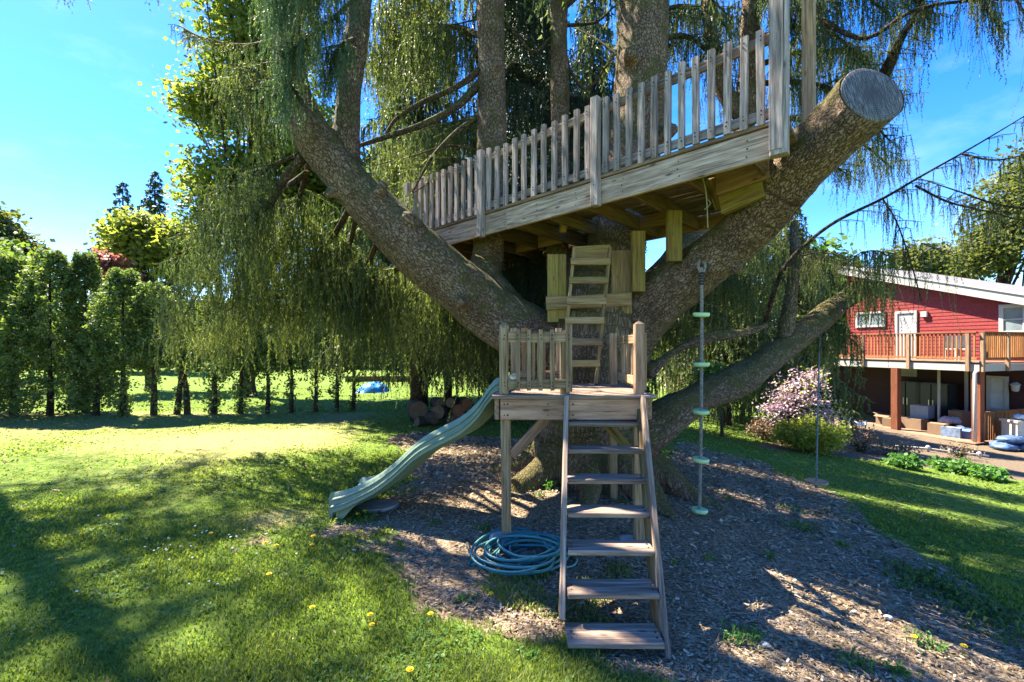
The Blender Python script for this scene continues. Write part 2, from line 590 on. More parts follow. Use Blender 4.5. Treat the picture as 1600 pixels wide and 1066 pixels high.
# ------------------------------------------------------------------ ground
def ground_material():
    t = Nt('lawn_and_mulch')
    co = t.n('TexCoord').outputs['Object']
    mu = t.n('Attribute', attribute_name='mulch').outputs['Fac']
    be = t.n('Attribute', attribute_name='bed').outputs['Fac']
    dr = t.n('Attribute', attribute_name='dry').outputs['Fac']
    n1 = t.noise(co, 38, 6, .7)
    n2 = t.noise(co, 3.2, 5, .6)
    n3 = t.noise(co, 11, 5, .6)
    n4 = t.noise(t.map(co, (60, 60, 60)), 2.2, 3, .6)
    grass = t.ramp(n3, [(.25, (.045, .080, .012)), (.5, (.110, .170, .024)), (.75, (.220, .265, .05))])
    grass = t.mix(.6, grass, t.ramp(n1, [(.3, (.45, .45, .4)), (.7, (1.4, 1.4, 1.3))]), 'MULTIPLY')
    straw = t.ramp(n1, [(.25, (.12, .10, .035)), (.5, (.25, .215, .08)), (.8, (.38, .33, .16))])
    fd = t.math('ADD', dr, t.math('MULTIPLY', t.math('SUBTRACT', n3, .5), .9))
    grass = t.mix(t.ramp(fd, [(.15, 0.0), (.75, 1.0)]), grass, straw)
    vo = t.n('TexVoronoi', {'Vector': t.map(co, (1, 1.6, 1)), 'Scale': 52})
    chip = t.ramp(t.n('SeparateColor', {0: vo.outputs['Color']}).outputs[0],
                  [(0, (.085, .058, .033)), (.35, (.225, .160, .092)), (.7, (.35, .265, .165)), (1, (.47, .385, .28))])
    chip = t.mix(.7, chip, t.ramp(n1, [(.3, (.35, .32, .3)), (.7, (1.35, 1.3, 1.3))]), 'MULTIPLY')
    chip = t.mix(t.ramp(n2, [(.45, 0.0), (.7, .5)]), chip, (.13, .085, .05))
    soil = t.ramp(n1, [(.25, (.06, .042, .027)), (.5, (.15, .11, .07)), (.8, (.26, .205, .14))])
    me = t.math('ADD', mu, t.math('MULTIPLY', t.math('SUBTRACT', n3, .5), .8))
    c = t.mix(t.ramp(me, [(.35, 0.0), (.65, 1.0)]), grass, chip)
    ee = t.math('ADD', be, t.math('MULTIPLY', t.math('SUBTRACT', n3, .5), .8))
    c = t.mix(t.ramp(ee, [(.35, 0.0), (.65, 1.0)]), c, soil)
    h = t.math('ADD', t.math('MULTIPLY', n1, .6), t.math('MULTIPLY', n4, .5))
    return t.out(t.pbr(c, .95, h, .9, .03, .1))


M_GROUND = ground_material()
NX, NY = 380, 340
xs = 0.9 * np.sinh(np.linspace(-7.1, 7.1, NX))
ys = 3.0 + 1.2 * np.sinh(np.linspace(-6.2, 6.9, NY))
GX, GY = np.meshgrid(xs, ys)
gx, gy = GX.ravel(), GY.ravel()
gzv = gz(gx, gy)
m_ = mulch(gx, gy)
gzv = gzv + m_ * (.020 * noise2(gx, gy, 2.3, 31) + .012 * noise2(gx, gy, 8, 32)) * (np.abs(gx) < 12)
V = np.stack([gx, gy, gzv], 1)
ii = np.arange(NX * NY).reshape(NY, NX)
quad = np.stack([ii[:-1, :-1], ii[:-1, 1:], ii[1:, 1:], ii[1:, :-1]], -1).reshape(-1, 4)
ground = npmesh('ground', V, 4, M_GROUND, idx=quad, sm=True,
                extra={'mulch': m_, 'bed': bed(gx, gy), 'dry': dryness(gx, gy)})
tag(ground, 'lawn sloping away around a bark mulch bed', kind='structure')


# ------------------------------------------------------------------ grass blades
def sample_view(n, r0, r1, amax, pw=1.6):
    """points on the ground round the viewer, thinning with distance"""
    u = rng.random(n)
    e = 2 - pw
    r = (r0 ** e + u * (r1 ** e - r0 ** e)) ** (1 / e)
    a = (rng.random(n) * 2 - 1) * amax
    return r * np.sin(a), r * np.cos(a), r


def blades(n, r0, r1, hmul, wmul, seed):
    x, y, r = sample_view(n, r0, r1, math.radians(56), 1.75)
    cl = noise2(x, y, 1.3, seed) + .5 * noise2(x, y, 4.5, seed + 1)
    m = mulch(x, y)
    d = dryness(x, y)
    sparse = .25 + .9 * np.clip(cl + .45, 0, 1)
    edge = np.clip(1.0 - 1.35 * m, 0, 1)
    tuft = (m > .5) & (noise2(x, y, 1.6, 77) > np.where(y < 3.6, .40, .50)) & (y < 6.5)       # grass creeping into the mulch near the viewer
    keep = (rng.random(n) < sparse * edge * (1 - .75 * d)) | (tuft & (rng.random(n) < .5))
    keep &= bed(x, y) < .5
    x, y, r, cl, d = x[keep], y[keep], r[keep], cl[keep], d[keep]
    k = len(x)
    z = gz(x, y) - .004
    lush = np.clip(.75 + .5 * cl, .45, 1.35) * np.clip(1.18 - .07 * r, .55, 1.1)
    h = (.030 + .050 * rng.random(k) ** 1.3) * lush * (1 - .5 * d) * hmul
    w = (.0022 + .0026 * rng.random(k)) * wmul * np.clip(r / 3.0, .8, 4)
    a = rng.random(k) * 2 * math.pi
    ln = h * (.25 + .75 * rng.random(k))
    la = a + rng.normal(0, .5, k)
    sx, sy = np.cos(a + math.pi / 2) * w, np.sin(a + math.pi / 2) * w
    lx, ly = np.cos(la) * ln, np.sin(la) * ln
    B = np.stack([x, y, z], 1)
    S = np.stack([sx, sy, np.zeros(k)], 1)
    Mi = B + np.stack([lx * .35, ly * .35, h * .62], 1)
    T = B + np.stack([lx, ly, h], 1)
    tri = np.stack([np.stack([B - S, B + S, Mi + S * .75], 1), np.stack([B - S, Mi + S * .75, Mi - S * .75], 1), np.stack([Mi - S * .75, Mi + S * .75, T], 1)], 1)
    tint = np.clip(.42 + .22 * cl + rng.normal(0, .16, k) + .25 * d, 0, 1)
    return tri.reshape(-1, 3), np.repeat(tint, 3)


b1, t1 = blades(330000, 1.4, 9.0, 1.0, 1.0, 41)
b2, t2 = blades(90000, 7.0, 24.0, 1.25, 1.3, 51)
tag(npmesh('grass', np.vstack([b1, b2]), 3, M_GRASS, tint=np.concatenate([t1, t2])),
    'short uneven lawn grass around the mulch', kind='stuff')

# ------------------------------------------------------------------ bark chips, litter and twigs on the mulch
def chipmat():
    t = Nt('bark_chips')
    at = t.n('Attribute', attribute_name='tint').outputs['Fac']
    c = t.ramp(at, [(0, (.085, .058, .032)), (.35, (.225, .160, .090)), (.6, (.35, .262, .16)), (.82, (.46, .365, .245)), (1, (.58, .48, .36))])
    return t.out(t.pbr(c, .9, spec=.12))


M_CHIP = chipmat()


def chips(n, r0, r1):
    x, y, r = sample_view(n, r0, r1, math.radians(58), 1.5)
    keep = rng.random(n) < np.clip(mulch(x, y) * 1.5 - .35, .008, 1)
    keep &= bed(x, y) < .5
    x, y, r = x[keep], y[keep], r[keep]
    k = len(x)
    L = (.008 + .020 * rng.random(k) ** 2.2) * np.clip(r / 4.5, .8, 2)
    wd = L * (.16 + .3 * rng.random(k))
    th = wd * .35
    a = rng.random(k) * 2 * math.pi + .4
    tilt = rng.normal(0, .28, k)
    D = np.stack([np.cos(a) * np.cos(tilt), np.sin(a) * np.cos(tilt), np.sin(tilt)], 1)
    S = np.stack([-np.sin(a), np.cos(a), rng.normal(0, .35, k)], 1)
    N = np.cross(D, S)
    N /= np.linalg.norm(N, axis=1)[:, None]
    C = np.stack([x, y, gz(x, y) + .006 + .014 * rng.random(k)], 1)
    D = D * L[:, None]; S = S * wd[:, None]; N = N * th[:, None]
    a0, b0, c0, d0 = C - D - S * .6, C + D * .8 - S, C + D + S * .5, C - D * .9 + S
    top = N
    q = np.stack([np.stack([a0 + top, b0 + top, c0 + top, d0 + top], 1),
                  np.stack([a0, b0, b0 + top, a0 + top], 1), np.stack([b0, c0, c0 + top, b0 + top], 1),
                  np.stack([c0, d0, d0 + top, c0 + top], 1)], 1)
    tint = np.clip(rng.beta(1.6, 2.3, k) + .10 * noise2(x, y, 1.1, 61), 0, 1)
    return q.reshape(-1, 3), np.repeat(tint, 4)


cq, ct = chips(95000, 1.8, 12.0)
tag(npmesh('wood_chips', cq, 4, M_CHIP, tint=ct), 'grey brown bark chips and litter under the spruce', kind='stuff')

tw = MB()
for _ in range(260):
    while True:
        x, y = random.uniform(-1.6, 5.5), random.uniform(2.2, 8.5)
        if mulch([x], [y])[0] > .6: break
    a, L = random.uniform(0, 6.28), random.uniform(.08, .45)
    pts = []
    for q in np.linspace(-.5, .5, 4):
        xx, yy = x + math.cos(a) * L * q + random.gauss(0, .015), y + math.sin(a) * L * q + random.gauss(0, .015)
        pts.append((xx, yy, g(xx, yy) + .022 + random.random() * .012))
    tw.tube(pts, np.linspace(.0045, .002, 4) * random.uniform(.6, 1.2), 4)
tag(tw.build('fallen_twigs', simple('dry_twig', (.19, .15, .12), .85, .4, 20)), 'thin dry twigs lying on the mulch', kind='stuff')

# ------------------------------------------------------------------ the big spruce: wood
spruce = thing('spruce_tree', 'huge spreading spruce with mossy sawn limbs holding up the wooden deck', 'tree', (1.1, 6.3, g(1.1, 6.3)))


def pp(*rows): return [(*P(a, b, d), r) for a, b, d, r in rows]


SK = {}
SK['trunk'] = [[(1.1, 6.3, -.35, 1.15), (1.1, 6.3, .02, .90), (1.1, 6.3, .35, .74), (1.1, 6.32, .9, .67), (1.08, 6.3, 1.6, .66), (1.15, 6.35, 2.3, .62), (1.3, 6.45, 2.9, .50)]]
SK['limb'] = [
    pp((905, 585, 6.4, .44), (840, 535, 6.3, .43), (760, 482, 6.15, .385), (690, 425, 6.0, .355), (620, 362, 5.85, .315), (560, 300, 5.7, .268), (512, 245, 5.6, .235), (482, 200, 5.5, .22), (462, 150, 5.5, .18), (452, 60, 5.5, .16), (455, -100, 5.6, .14)) + [(-2.7, 5.7, 9.5, .08)],
    pp((955, 560, 6.5, .46), (1012, 482, 6.12, .385), (1085, 425, 5.6, .315), (1164, 359, 5.05, .275), (1250, 259, 4.4, .272), (1362, 148, 3.85, .28)),
    pp((960, 700, 6.1, .40), (1010, 672, 6.0, .30), (1050, 643, 6.1, .235), (1110, 613, 6.3, .200), (1180, 578, 6.6, .190), (1250, 523, 7.0, .180), (1330, 462, 7.5, .162)),
]
SK['stem'] = [
    pp((540, 262, 5.7, .19), (543, 215, 5.7, .165), (549, 120, 5.7, .148), (560, 30, 5.7, .14), (572, -100, 5.8, .13)) + [(-1.8, 5.9, 10, .06)],
    pp((790, 490, 6.3, .34), (758, 435, 6.5, .25), (763, 380, 6.7, .23), (768, 200, 6.8, .222), (767, 0, 6.9, .205)) + [(-.35, 7.0, 11, .14), (-.4, 7.0, 15, .05)],
    pp((900, 480, 6.8, .30), (872, 400, 7.3, .19), (876, 250, 7.5, .155), (873, 0, 7.5, .145)) + [(.8, 7.6, 11, .10), (.8, 7.6, 14, .04)],
    pp((930, 520, 6.6, .45), (950, 430, 6.7, .40), (980, 290, 6.7, .40), (997, 170, 6.7, .38), (1004, 60, 6.7, .36), (1006, -60, 6.7, .34)) + [(2.0, 6.8, 11, .22), (2.0, 6.8, 17, .06)],
    pp((985, 500, 6.6, .32), (1060, 400, 7.2, .20), (1130, 290, 7.5, .175), (1165, 180, 7.6, .17), (1175, 0, 7.6, .16)) + [(4.2, 7.7, 11, .11), (4.2, 7.7, 14, .04)],
]
SK['fork'] = [pp((1166, 190, 7.6, .13), (1142, 160, 7.6, .13), (1122, 110, 7.6, .12), (1108, 30, 7.6, .11), (1104, -80, 7.7, .10)),
              pp((1222, 545, 6.85, .13), (1236, 470, 6.9, .095), (1242, 400, 6.9, .085), (1240, 345, 7.0, .06)),
              pp((1010, 585, 6.2, .10), (1060, 545, 6.3, .075), (1110, 527, 6.3, .065), (1160, 520, 6.3, .055), (1200, 508, 6.4, .045))]

CUTS = []
for k in (1, 2):
    pa = SK['limb'][k]
    e, f = np.array(pa[-1][:3]), np.array(pa[-2][:3])
    d = (e - f) / np.linalg.norm(e - f)
    n_ = d.copy()
    if k == 1:                               # the big limb was sawn a little aslant
        n_ = d - .45 * np.array([.57, .72, .40]); n_ /= np.linalg.norm(n_)
    CUTS.append((k, e, d, n_, pa[-1][3]))
    pa.append((*(e + d * .32), pa[-1][3]))
wood_mb = MB()
segs, seg_id, seg_names = [], [], []
for nm, paths in SK.items():
    for path in paths:
        pid = len(seg_names)
        seg_names.append(nm)
        q = catmull(path, 5 * len(path))
        q[:, 3] = np.maximum(q[:, 3], .02)
        nring = 40 if q[:, 3].max() > .3 else 20
        wood_mb.tube(q[:, :3], q[:, 3], nring)
        s = 0.0
        for i in range(len(q) - 1):
            L = np.linalg.norm(q[i + 1, :3] - q[i, :3])
            segs.append((q[i], q[i + 1], s, L))
            seg_id.append(pid)
            s += L
# stubs of old branches and swollen knots
for (px_, py_, d_, r_, L_, dx_, dy_, dz_) in ((655, 372, 5.75, .075, .34, -.35, -.6, .75), (585, 318, 5.6, .06, .30, .5, -.5, .6), (730, 468, 5.9, .08, .33, -.2, -.9, -.2), (540, 290, 5.6, .06, .30, -.7, -.3, -.5),
                                              (1090, 432, 5.45, .07, .30, .2, -.9, .2), (1215, 300, 4.55, .065, .26, .6, -.6, -.45), (1290, 205, 4.1, .055, .25, -.3, -.8, .5), (1130, 396, 5.2, .06, .28, .55, -.3, -.8),
                                              (1175, 582, 6.6, .055, .24, .2, -.6, .8), (770, 120, 6.8, .05, .26, .3, -.9, .2), (990, 110, 6.6, .08, .42, -.4, -.9, .1), (1020, 220, 6.6, .08, .43, .4, -.9, 0)):
    b_ = np.array(P(px_, py_, d_)); v_ = np.array([dx_, dy_, dz_]); v_ /= np.linalg.norm(v_)
    wood_mb.tube([b_, b_ + v_ * L_ * .55, b_ + v_ * L_], [r_ * 1.9, r_ * 1.3, r_], 12)
# root flares
for a in np.linspace(0, 2 * math.pi, 9, endpoint=False) + .3:
    rr = random.uniform(1.15, 1.55)
    c, s_ = math.cos(a), math.sin(a)
    wood_mb.tube([(1.1 + c * .45, 6.3 + s_ * .45, .75), (1.1 + c * .7, 6.3 + s_ * .7, .35), (1.1 + c * rr, 6.3 + s_ * rr, g(1.1 + c * rr, 6.3 + s_ * rr) - .06)], [.22, .22, .10], 14)
tmp = wood_mb.build('tmp', None)
rm = tmp.modifiers.new('r', 'REMESH'); rm.mode = 'VOXEL'; rm.voxel_size = 0.032
sm_ = tmp.modifiers.new('s', 'SMOOTH'); sm_.iterations = 5; sm_.factor = .5
dg = bpy.context.evaluated_depsgraph_get()
me = bpy.data.meshes.new_from_object(tmp.evaluated_get(dg))
nv = len(me.vertices)
co = np.empty(nv * 3, np.float32); me.vertices.foreach_get('co', co); co = co.reshape(-1, 3).astype(float)
no = np.empty(nv * 3, np.float32); me.vertices.foreach_get('normal', no); no = no.reshape(-1, 3).astype(float)
npoly = len(me.polygons)
li = np.empty(len(me.loops), np.int32); me.loops.foreach_get('vertex_index', li)
lt = np.empty(npoly, np.int32); me.polygons.foreach_get('loop_total', lt)
assert (lt == 4).all()
fq = li.reshape(-1, 4)
bpy.data.objects.remove(tmp)
A = np.array([s[0] for s in segs]); B = np.array([s[1] for s in segs])
S0 = np.array([s[2] for s in segs]); SL = np.array([s[3] for s in segs])
best = np.full(nv, 1e9); bseg = np.zeros(nv, int); bt = np.zeros(nv)
for i in range(len(segs)):
    d = B[i, :3] - A[i, :3]
    t = np.clip(((co - A[i, :3]) @ d) / (d @ d + 1e-12), 0, 1)
    dist = np.linalg.norm(co - A[i, :3] - t[:, None] * d, axis=1) / (A[i, 3] * (1 - t) + B[i, 3] * t)
    u = dist < best
    best[u] = dist[u]; bseg[u] = i; bt[u] = t[u]
pid = np.array(seg_id)[bseg]
bark = np.empty((nv, 3))
for i in range(len(segs)):
    k = bseg == i
    if not k.any(): continue
    d = B[i, :3] - A[i, :3]; d = d / (np.linalg.norm(d) + 1e-12)
    r = np.array([0.0, 0.9, 0.43]) if abs(d[1]) < .8 else np.array([1.0, 0, 0])
    e1 = r - d * (r @ d); e1 /= np.linalg.norm(e1); e2 = np.cross(d, e1)
    rel = co[k] - A[i, :3]
    bark[k] = np.stack([rel @ e1, rel @ e2, S0[i] + bt[k] * SL[i]], 1) + np.array([pid[k][0] * 3.3, 0, 0])
# lumps, ridges and plates of the bark as relief
amp = np.clip(.012 + .03 * (1 - (co[:, 2] - 0) / 3), .012, .035)
dsp = 1.7 * amp * vnoise(co * np.array([2.2, 2.2, 1.6]), 1) + .010 * vnoise(bark * np.array([9, 9, 3.5]), 2) + .010 * vnoise(bark * np.array([22, 22, 9]), 3)
low = np.clip(1 - co[:, 2] / 1.3, 0, 1)
angs = np.arctan2(co[:, 1] - 6.3, co[:, 0] - 1.1)
dsp += low * .05 * np.sin(angs * 11 + 2 * np.sin(angs * 3)) * (pid == 0)
co2 = co + no * dsp[:, None]
for k, e, d, n_, r_ in CUTS:                 # saw the limbs off square
    kk = pid == k + 1
    pr_ = (co2[kk] - e) @ n_
    co2[kk] -= np.maximum(pr_, 0)[:, None] * d / (d @ n_)
for k in range(len(seg_names)):
    f = fq[pid[fq[:, 0]] == k]
    if len(f) == 0: continue
    used, inv = np.unique(f, return_inverse=True)
    npmesh(seg_names[k], co2[used], 4, M_BARK, spruce, idx=inv.reshape(-1, 4), sm=True, extra={'bark': bark[used]})


def cutmat():
    t = Nt('sawn_limb_end')
    co = t.n('TexCoord').outputs['Object']
    sx = t.n('SeparateXYZ', {0: co})
    r = t.n('VectorMath', {0: t.map(co, (1, 1, 0))}, operation='LENGTH').outputs['Value']
    wob = t.noise(co, 5, 4)
    rings = t.n('TexWave', {'Vector': t.n('CombineXYZ', {0: t.math('ADD', r, t.math('MULTIPLY', wob, .05))}).outputs[0], 'Scale': 16, 'Distortion': 1.0, 'Detail': 3}).outputs['Fac']
    saw = t.noise(t.map(co, (40, 4, 1)), 2.2, 5, .7)
    c = t.ramp(saw, [(.3, (.04, .036, .033)), (.5, (.12, .11, .105)), (.70, (.34, .32, .30))])
    c = t.mix(.5, c, t.ramp(rings, [(.2, (.55, .55, .57)), (.8, (1.15, 1.15, 1.15))]), 'MULTIPLY')
    ang = t.math('ARCTAN2', sx.outputs[1], sx.outputs[0])
    crk = t.noise(t.n('CombineXYZ', {0: t.math('MULTIPLY', ang, 5.0), 1: t.math('MULTIPLY', r, 1.5)}).outputs[0], 2.3, 3, .6)
    c = t.mix(.75, c, t.ramp(crk, [(.36, .25), (.43, 1.0)]), 'MULTIPLY')
    c = t.mix(t.ramp(r, [(.04, .75), (.13, .25), (.17, 0.0)]), c, (.06, .055, .055))
    return t.out(t.pbr(c, .85, saw, .6, .01, .2))


M_CUT = cutmat()


def cut_face(e, d, nn, rad):
    e, d, nn = Vector(e), Vector(d), Vector(nn)
    M = Matrix.Translation(e + nn * .004) @ nn.to_track_quat('Z', 'Y').to_matrix().to_4x4()
    Mi = M.inverted()
    u = d.orthogonal().normalized(); w = d.cross(u)
    n = 48
    V, Fc = [], []
    for ri, (fr, z) in enumerate(((.975, -.03), (.975, .001), (.95, .004), (.6, .007), (.25, .005))):
        for j in range(n):
            a = 2 * math.pi * j / n
            q = rad * fr * (1 + .012 * math.sin(2 * a + 1) + .010 * math.sin(5 * a))
            c = e + (u * math.cos(a) + w * math.sin(a)) * q
            c = c - d * ((c - e).dot(nn) / d.dot(nn))
            l = Mi @ c
            V.append((l.x, l.y, z))
    for i in range(4):
        for j in range(n):
            Fc.append((i * n + j, i * n + (j + 1) % n, (i + 1) * n + (j + 1) % n, (i + 1) * n + j))
    Fc.append(tuple(4 * n + j for j in range(n)))
    me = bpy.data.meshes.new('cut_face'); me.from_pydata(V, [], Fc); me.update(); smooth(me); me.materials.append(M_CUT)
    link(bpy.data.objects.new('cut_face', me), spruce, M)


for k, e, d, n_, r_ in CUTS: cut_face(e, d, n_, r_ * .985)


# ------------------------------------------------------------------ drooping spruce foliage
def needles(root, vec, L, sp, nl, nw, base_tint, out=.62, taper=.45):
    """needle triangles along strings root + vec*s, s in 0..L"""
    cnt = np.maximum((L / sp).astype(int), 2)
    ix = np.repeat(np.arange(len(L)), cnt)
    start = np.repeat(np.cumsum(cnt) - cnt, cnt)
    t = (np.arange(len(ix)) - start + rng.random(len(ix))) / cnt[ix]
    sway = rng.normal(0, .05, (len(L), 3)); sway[:, 2] = 0
    ph = rng.random(len(L)) * 6.28
    pos = root[ix] + vec[ix] * (t * L[ix])[:, None] + sway[ix] * (t * t * L[ix])[:, None] * 2
    wv = .025 * np.sin(t * 7 + ph[ix]) * L[ix]
    pos[:, 0] += wv; pos[:, 1] += wv * .6
    fi = rng.random(len(ix)) * 6.28
    d = np.stack([np.cos(fi) * out, np.sin(fi) * out, rng.normal(-.15, .35, len(ix))], 1) + vec[ix] * .95
    d /= np.linalg.norm(d, axis=1)[:, None]
    ln = nl * (.55 + .8 * rng.random(len(ix))) * (1 - taper * t)
    s = np.cross(d, rng.normal(0, 1, (len(ix), 3)))
    s /= np.linalg.norm(s, axis=1)[:, None] + 1e-9
    s *= nw
    tri = np.stack([pos - s, pos + s, pos + d * ln[:, None]], 1)
    # the thin twig of each string
    sw = np.tile([nw * .8, 0, 0], (len(L), 1))
    tri2 = np.stack([root - sw, root + sw, root + vec * L[:, None] * .9 + sway * L[:, None] * 1.4], 1)
    return np.vstack([tri.reshape(-1, 3), tri2.reshape(-1, 3)]), np.concatenate([np.clip(base_tint[ix] + rng.normal(0, .13, len(ix)), 0, 1), np.clip(base_tint * .5, 0, 1)])


def spray(path, tl=.7, tsp=.16, ssp=.09, lr=(.3, .9), nd=(.020, .045, .006), tint=.45, start=.15, dens=1.0, stem=False):
    """twigs to both sides of a branch with strings of needles hanging from them"""
    path = np.asarray(path)[:, :3]
    seg = np.linalg.norm(np.diff(path, axis=0), axis=1)
    L = seg.sum()
    n = max(3, int(L / tsp))
    q = catmull(path, n)
    tan = np.gradient(q, axis=0); tan /= np.linalg.norm(tan, axis=1)[:, None]
    R, VV, LL, TT, stems, twl = [], [], [], [], [], []
    for i in range(n):
        u = i / (n - 1)
        if u < start: continue
        for sd in (-1, 1):
            if rng.random() > dens: continue
            a = sd * math.radians(rng.uniform(35, 85))
            hx, hy = tan[i][0], tan[i][1]
            hl = math.hypot(hx, hy) + 1e-6
            hx, hy = hx / hl, hy / hl
            d = np.array([hx * math.cos(a) - hy * math.sin(a), hx * math.sin(a) + hy * math.cos(a), rng.uniform(-.35, .15)])
            t_l = tl * rng.uniform(.4, 1.1) * (1 - .55 * u)
            bt = np.clip(tint + rng.normal(0, .19), 0, 1)
            tf = rng.uniform(.30, 1.15)
            m = max(2, int(t_l / ssp))
            us = (np.arange(m) + rng.random(m)) / m
            pr = q[i] + d * (t_l * us)[:, None] - np.array([0, 0, 1.0]) * (.30 * t_l * us * us)[:, None]
            R.append(pr); VV.append(np.tile([0, 0, -1.0], (m, 1)) + rng.normal(0, .07, (m, 3)))
            LL.append(rng.uniform(lr[0], lr[1], m) * rng.uniform(.6, 1.0, m) * tf); TT.append(np.full(m, bt) + rng.normal(0, .06, m))
            dv = d - np.array([0, 0, .25])
            R.append(q[i][None]); VV.append(dv[None]); LL.append(np.array([t_l])); TT.append(np.array([bt]))
            twl.append((q[i], q[i] + dv * t_l))
            if stem:
                for k in range(m): twl.append((pr[k], pr[k] + VV[-2][k] * LL[-2][k] * .95))
    if not R: return np.zeros((0, 3)), np.zeros(0), []
    R = np.vstack(R); VV = np.vstack(VV); LL = np.concatenate(LL); TT = np.concatenate(TT)
    v, tt = needles(R, VV, LL, nd[0], nd[1], nd[2], TT)
    return v, tt, twl


def branch(parent, path, r0, r1, mat=None, foliage=True, fmat=None, name='branch', wmat=None, **kw):
    q = catmull(path, max(8, 4 * len(path)))
    mb = MB()
    mb.tube(q, np.linspace(r0, r1, len(q)), 8)
    if foliage:
        v, tt, twl = spray(q, **kw)
        for a, b in twl:
            mb.tube([a, (a + b) / 2 + np.array([0, 0, .015]), b], [.0026, .002, .001] if (b - a)[2] < -.9 * np.linalg.norm(b - a) else [max(.004, r1 * .7), .005, .002], 3)
    o = mb.build(name, wmat or M_TWIG, parent, sm=True)
    if foliage and len(v):
        npmesh('foliage', v, 3, fmat or M_NEEDLE, o, tint=tt, origin=W[o.name].translation)
    return o


FINE = (.015, .062, .0056)
MID = (.021, .085, .0080)
COARSE = (.060, .13, .020)

# branches that the picture shows one by one (pixel, pixel, depth)
def pth(*rows): return [P(*r) for r in rows]

# bunch hanging in front, upper left
for k, (rows, lr, ti) in enumerate((
        (((640, -70, 4.9), (540, -50, 4.7), (470, -40, 4.6), (425, 0, 4.5)), (.5, 1.25), .45),
        (((600, -110, 5.2), (520, -80, 4.9), (455, -50, 4.8), (420, -5, 4.8)), (.7, 1.3), .5),
        (((560, -10, 5.6), (520, 30, 5.1), (480, 60, 4.8), (445, 90, 4.7)), (.4, .85), .55),
        (((555, 60, 5.6), (535, 70, 5.2), (520, 95, 5.0), (510, 130, 4.9)), (.3, .6), .55),
        (((470, 160, 5.4), (455, 130, 5.0), (440, 120, 4.9), (430, 150, 4.8)), (.4, .75), .4))):
    branch(spruce, pth(*rows), .03, .008, fmat=M_NEEDLE_BLUE, tl=.42, tsp=.055, ssp=.032, lr=lr, nd=(.0115, .046, .0042), tint=ti, start=.25)
# branches of the left limb
LEFT = (
    (((475, 245, 5.6), (440, 285, 5.6), (420, 320, 5.6), (385, 338, 5.7), (355, 352, 5.8), (325, 395, 5.9)), .065, .85, (.5, 1.3), .30),
    (((470, 240, 5.6), (420, 262, 5.5), (370, 300, 5.6), (330, 350, 5.7), (270, 420, 5.9)), .03, .8, (.4, 1.1), .35),
    (((460, 160, 5.5), (420, 170, 5.4), (400, 110, 5.5), (360, 130, 5.6), (330, 170, 5.7)), .03, .6, (.4, 1.0), .55),
    (((455, 100, 5.5), (405, 105, 5.6), (400, 160, 5.6), (400, 220, 5.6)), .025, .6, (.4, 1.0), .45),
    (((440, 60, 5.6), (380, 70, 6.2), (320, 60, 6.6), (280, 40, 7.0)), .02, .35, (.15, .4), .25),
    (((490, 230, 5.7), (460, 330, 6.6), (420, 400, 7.2), (360, 450, 7.6)), .04, 1.0, (.6, 1.5), .4),
    (((560, 300, 5.9), (520, 370, 6.8), (470, 430, 7.4), (400, 470, 8.0), (330, 520, 8.4)), .05, 1.1, (.5, 1.3), .45),
    (((560, 320, 6.0), (540, 400, 7.2), (500, 450, 8.0), (440, 520, 8.8)), .04, 1.0, (.5, 1.2), .4),
    (((600, 350, 6.2), (570, 420, 7.0), (540, 430, 7.8), (500, 440, 8.6)), .05, 1.1, (.9, 1.9), .3),
    (((640, 390, 6.2), (610, 430, 7.0), (580, 440, 7.8), (560, 450, 8.4)), .05, 1.1, (.9, 2.0), .38),
    (((700, 440, 6.3), (680, 450, 7.2), (650, 455, 8.0), (620, 470, 8.6)), .05, 1.0, (1.0, 2.0), .38),
    (((740, 480, 6.5), (720, 470, 7.4), (700, 470, 8.2), (690, 480, 8.9)), .05, 1.0, (1.0, 2.0), .38),
    (((770, 500, 6.7), (760, 490, 7.6), (750, 490, 8.6)), .05, 1.0, (.9, 1.9), .38),
    (((480, 270, 5.8), (400, 330, 6.6), (330, 430, 7.0), (270, 520, 7.3)), .04, .9, (.3, .9), .55),
)
for rows, r0, tl, lr, ti in LEFT:
    branch(spruce, pth(*rows), r0, .01, dens=.58 if lr[1] > 1.6 else .8, tl=tl, tsp=.092, ssp=.054, lr=lr, nd=MID if rows[-1][2] > 7 else FINE, tint=ti, start=.2)
# mossy bare branches of the middle stem
for rows, r0, r1 in (
        (((752, 108, 6.8), (715, 135, 6.7), (660, 160, 6.6), (620, 185, 6.5), (600, 215, 6.5)), .055, .02),
        (((752, 128, 6.8), (715, 165, 6.6), (660, 195, 6.4), (600, 215, 6.3), (555, 230, 6.2)), .065, .025),
        (((750, 182, 6.8), (715, 205, 6.6), (680, 240, 6.5), (665, 262, 6.5), (645, 300, 6.5)), .045, .012),
        (((748, 235, 6.8), (700, 228, 6.7), (640, 245, 6.8), (570, 262, 7.0)), .018, .006),
        (((748, 250, 6.8), (700, 268, 6.8), (640, 305, 7.0)), .025, .008),
        (((860, 60, 7.5), (830, 80, 7.4), (780, 30, 7.4), (700, 40, 7.4)), .03, .01),
        (((885, 40, 7.5), (930, 35, 7.4), (960, 10, 7.3)), .03, .015),
        (((885, 100, 7.5), (915, 140, 7.4), (950, 100, 7.5), (990, 45, 7.6)), .03, .01),
        (((1025, 100, 6.9), (980, 95, 7.4), (930, 60, 7.8), (890, 40, 8.2)), .03, .01)):
    branch(spruce, pth(*rows), r0, r1, tl=.35, tsp=.45, ssp=.12, lr=(.15, .5), nd=MID, tint=.5, start=.35)
